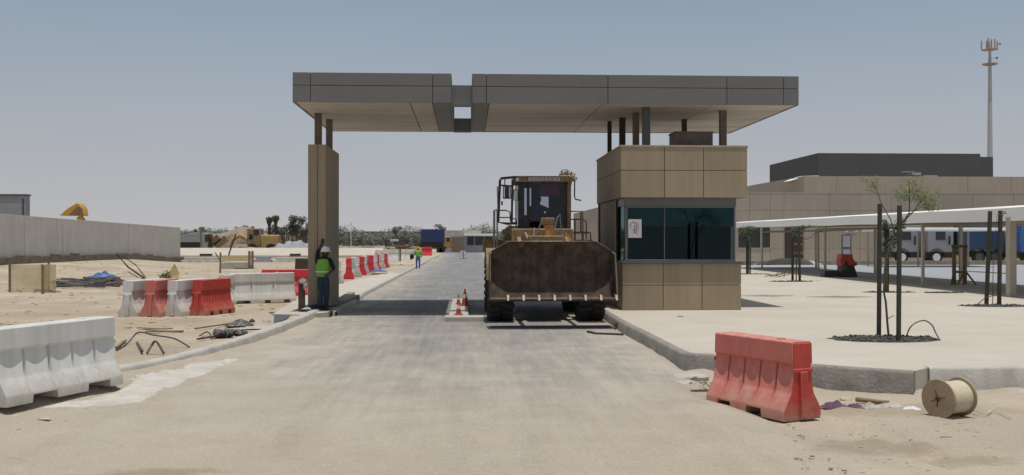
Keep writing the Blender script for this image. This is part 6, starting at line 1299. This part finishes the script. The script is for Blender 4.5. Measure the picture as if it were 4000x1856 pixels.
# third
pit(3090, 1100, 1.0, .4, 'narrow gravel bed by the middle pair of stakes'); stakes([(3096, 3096), (3121, 3124)], [1096, 1100], [900, 888], ['left stake of the middle pair before the office doors', 'right stake of the middle pair before the office doors'], r_=.06)
q = G(3110, 1097, ZS); t = thing('young_tree', 'thin tree between the middle stakes with one branch reaching right', 'tree', q, TG); mb = MB(); mb.tube([q, P(3112, 980, q.y), P(3125, 905, q.y)], [.03, .03, .02], 6); mb.tube([P(3120, 930, q.y), P(3150, 935, q.y), P(3172, 925, q.y), P(3180, 912, q.y), P(3210, 905, q.y)], [.02, .018, .015, .012, .006], 5); obj('trunk', mb, 'bark', t)
mb = MB(); sc_ = q.y/3800
for (u_, v_, ru, rv, n) in ((3115, 895, 26, 10, 140), (3140, 888, 26, 8, 120), (3205, 898, 20, 12, 90), (3105, 915, 14, 14, 60), (3170, 885, 30, 6, 70)): mb.leaves(P(u_, v_, q.y), (ru*sc_, .3, rv*sc_), n, .10, u_)
obj('crown', mb, 'leafd', t, smooth=False)
# fourth
pit(2925, 1071, 1.3, .4, 'farthest gravel bed just right of the guard booth'); stakes([(2917, 2917), (2930, 2930)], [1069, 1070], [962, 962], ['left stake of the farthest tree beside the booth', 'right stake of the farthest tree beside the booth'], r_=.045)
q = G(2923, 1069, ZS); t = thing('young_tree', 'leafy young tree just right of the guard booth window', 'tree', q, TG); mb = MB(); mb.tube([q, P(2923, 980, q.y), P(2918, 930, q.y)], [.04, .04, .03], 6); mb.tube([P(2923, 975, q.y), P(2900, 905, q.y)], .02, 5); mb.tube([P(2923, 975, q.y), P(2945, 900, q.y)], .02, 5); obj('trunk', mb, 'bark', t)
mb = MB(); sc_ = q.y/3800
for (u_, v_, ru, rv, n) in ((2905, 905, 22, 20, 200), (2930, 895, 24, 14, 200), (2915, 930, 16, 16, 130), (2922, 958, 7, 14, 60)): mb.leaves(P(u_, v_, q.y), (ru*sc_, .4, rv*sc_), n, .12, u_)
obj('crown', mb, 'leafd', t, smooth=False)
pit(3688, 1144, .7, .22, 'small thin gravel bed below the trestle')
for (u, v, w_, d_, m_, lab) in ((2998, 1156, .9, .45, 'kerbgrey', 'left square manhole cover in the pavement right of the booth'), (3278, 1160, 1.1, .5, 'rubble', 'right brownish manhole cover in the pavement')):
    p = G(u, v, ZS); mb = MB(); mb.prism([(p.x-w_, p.y), (p.x, p.y+d_), (p.x+w_, p.y), (p.x+.1, p.y-d_)], ZS-.05, ZS+.008); single('manhole_cover', mb, m_, lab, 'manhole cover', p, 'manhole covers')
c = G(3050, 1083, ZS); mb = MB()
for k in range(8): rn = random.Random(k+9); mb.tube([c+Vector((rn.uniform(-1, 1), rn.uniform(-.4, .4), .03)), c+Vector((rn.uniform(-1, 1), rn.uniform(-.4, .4), .15+.2*rn.random()))], .02, 4)
single('twig_pile', mb, 'wood', 'scattered dry twigs left of the middle pair of stakes', 'twigs', c)
c = G(3010, 1050, ZS); c.y = 66; c.x = px(3085, 66); mb = cloth(c, 4.4, 2, .55, 12, 16, .2); single('sand_heap', mb, 'conc', 'low grey sand heap before the office doors', 'sand heap', c)
mb = MB(); a = G(2890, 1193, ZS); a = G(2646, 1237, ZS); mb.bar(a+Vector((0, 0, .01)), a+Vector((.12, -.12, .015)), .02, .012); single('stick', mb, 'woodd', 'tiny stick on the pavement in front of the guard booth', 'stick', a)
# ------------------------------------------------------------------ telecom mast
y = 150; x = px(3868, y); mz = lambda v: pz(v, y, 3868)
tm = thing('telecom_mast', 'tall tapering grey mast with antennas rising behind the charcoal roof block', 'mast', (x, y, 0))
mb = MB(); mb.tube([(x, y, 0), (x, y, mz(608)), (x, y, mz(250)), (x, y, mz(165))], [.5, .40, .26, .14], 16); obj('pole', mb, 'tower', tm)
mb = MB(); mb.lathe([(1.15, mz(252)), (1.15, mz(249))], (x, y, 0), 'z', 16)
for k in range(8): a = k*math.pi/4; mb.tube([(x, y, mz(258)), (x+1.1*math.cos(a), y+1.1*math.sin(a), mz(252))], .04, 4)
obj('platform', mb, 'antenna', tm)
mb = MB(); mb.tube([(x-1.4, y, mz(193)), (x+1.3, y, mz(194))], .05, 6); mb.tube([(x, y-1.2, mz(193)), (x, y+1.2, mz(193))], .05, 6); mb.lathe([(1.25, mz(195)), (1.25, mz(194))], (x, y, 0), 'z', 14); obj('antenna_frame', mb, 'antenna', tm)
for dx, dy, v0, v1 in ((-1.35, 0, 160, 193), (-.55, -.6, 152, 193), (0, .9, 155, 192), (.25, -1, 158, 192), (.55, .5, 151, 190), (1.2, 0, 160, 195), (-.25, .4, 160, 192)):
    mb = MB(); mb.box(x+dx-.09, x+dx+.09, y+dy-.06, y+dy+.06, mz(v1), mz(v0)); obj('antenna', mb, 'antenna', tm)
mb = MB(); mb.lathe([(.2, 0), (.2, .1)], (x+.95, y-.4, mz(228)), 'y', 10); mb.tube([(x, y, mz(228)), (x+.95, y-.3, mz(228))], .03, 4); obj('dish', mb, 'antenna', tm); mb = MB(); mb.lathe([(.2, 0), (.2, .1)], (x+1.55, y-.2, mz(172)), 'y', 10); mb.tube([(x+1.2, y, mz(172)), (x+1.55, y-.1, mz(172))], .03, 4); obj('dish', mb, 'antenna', tm)
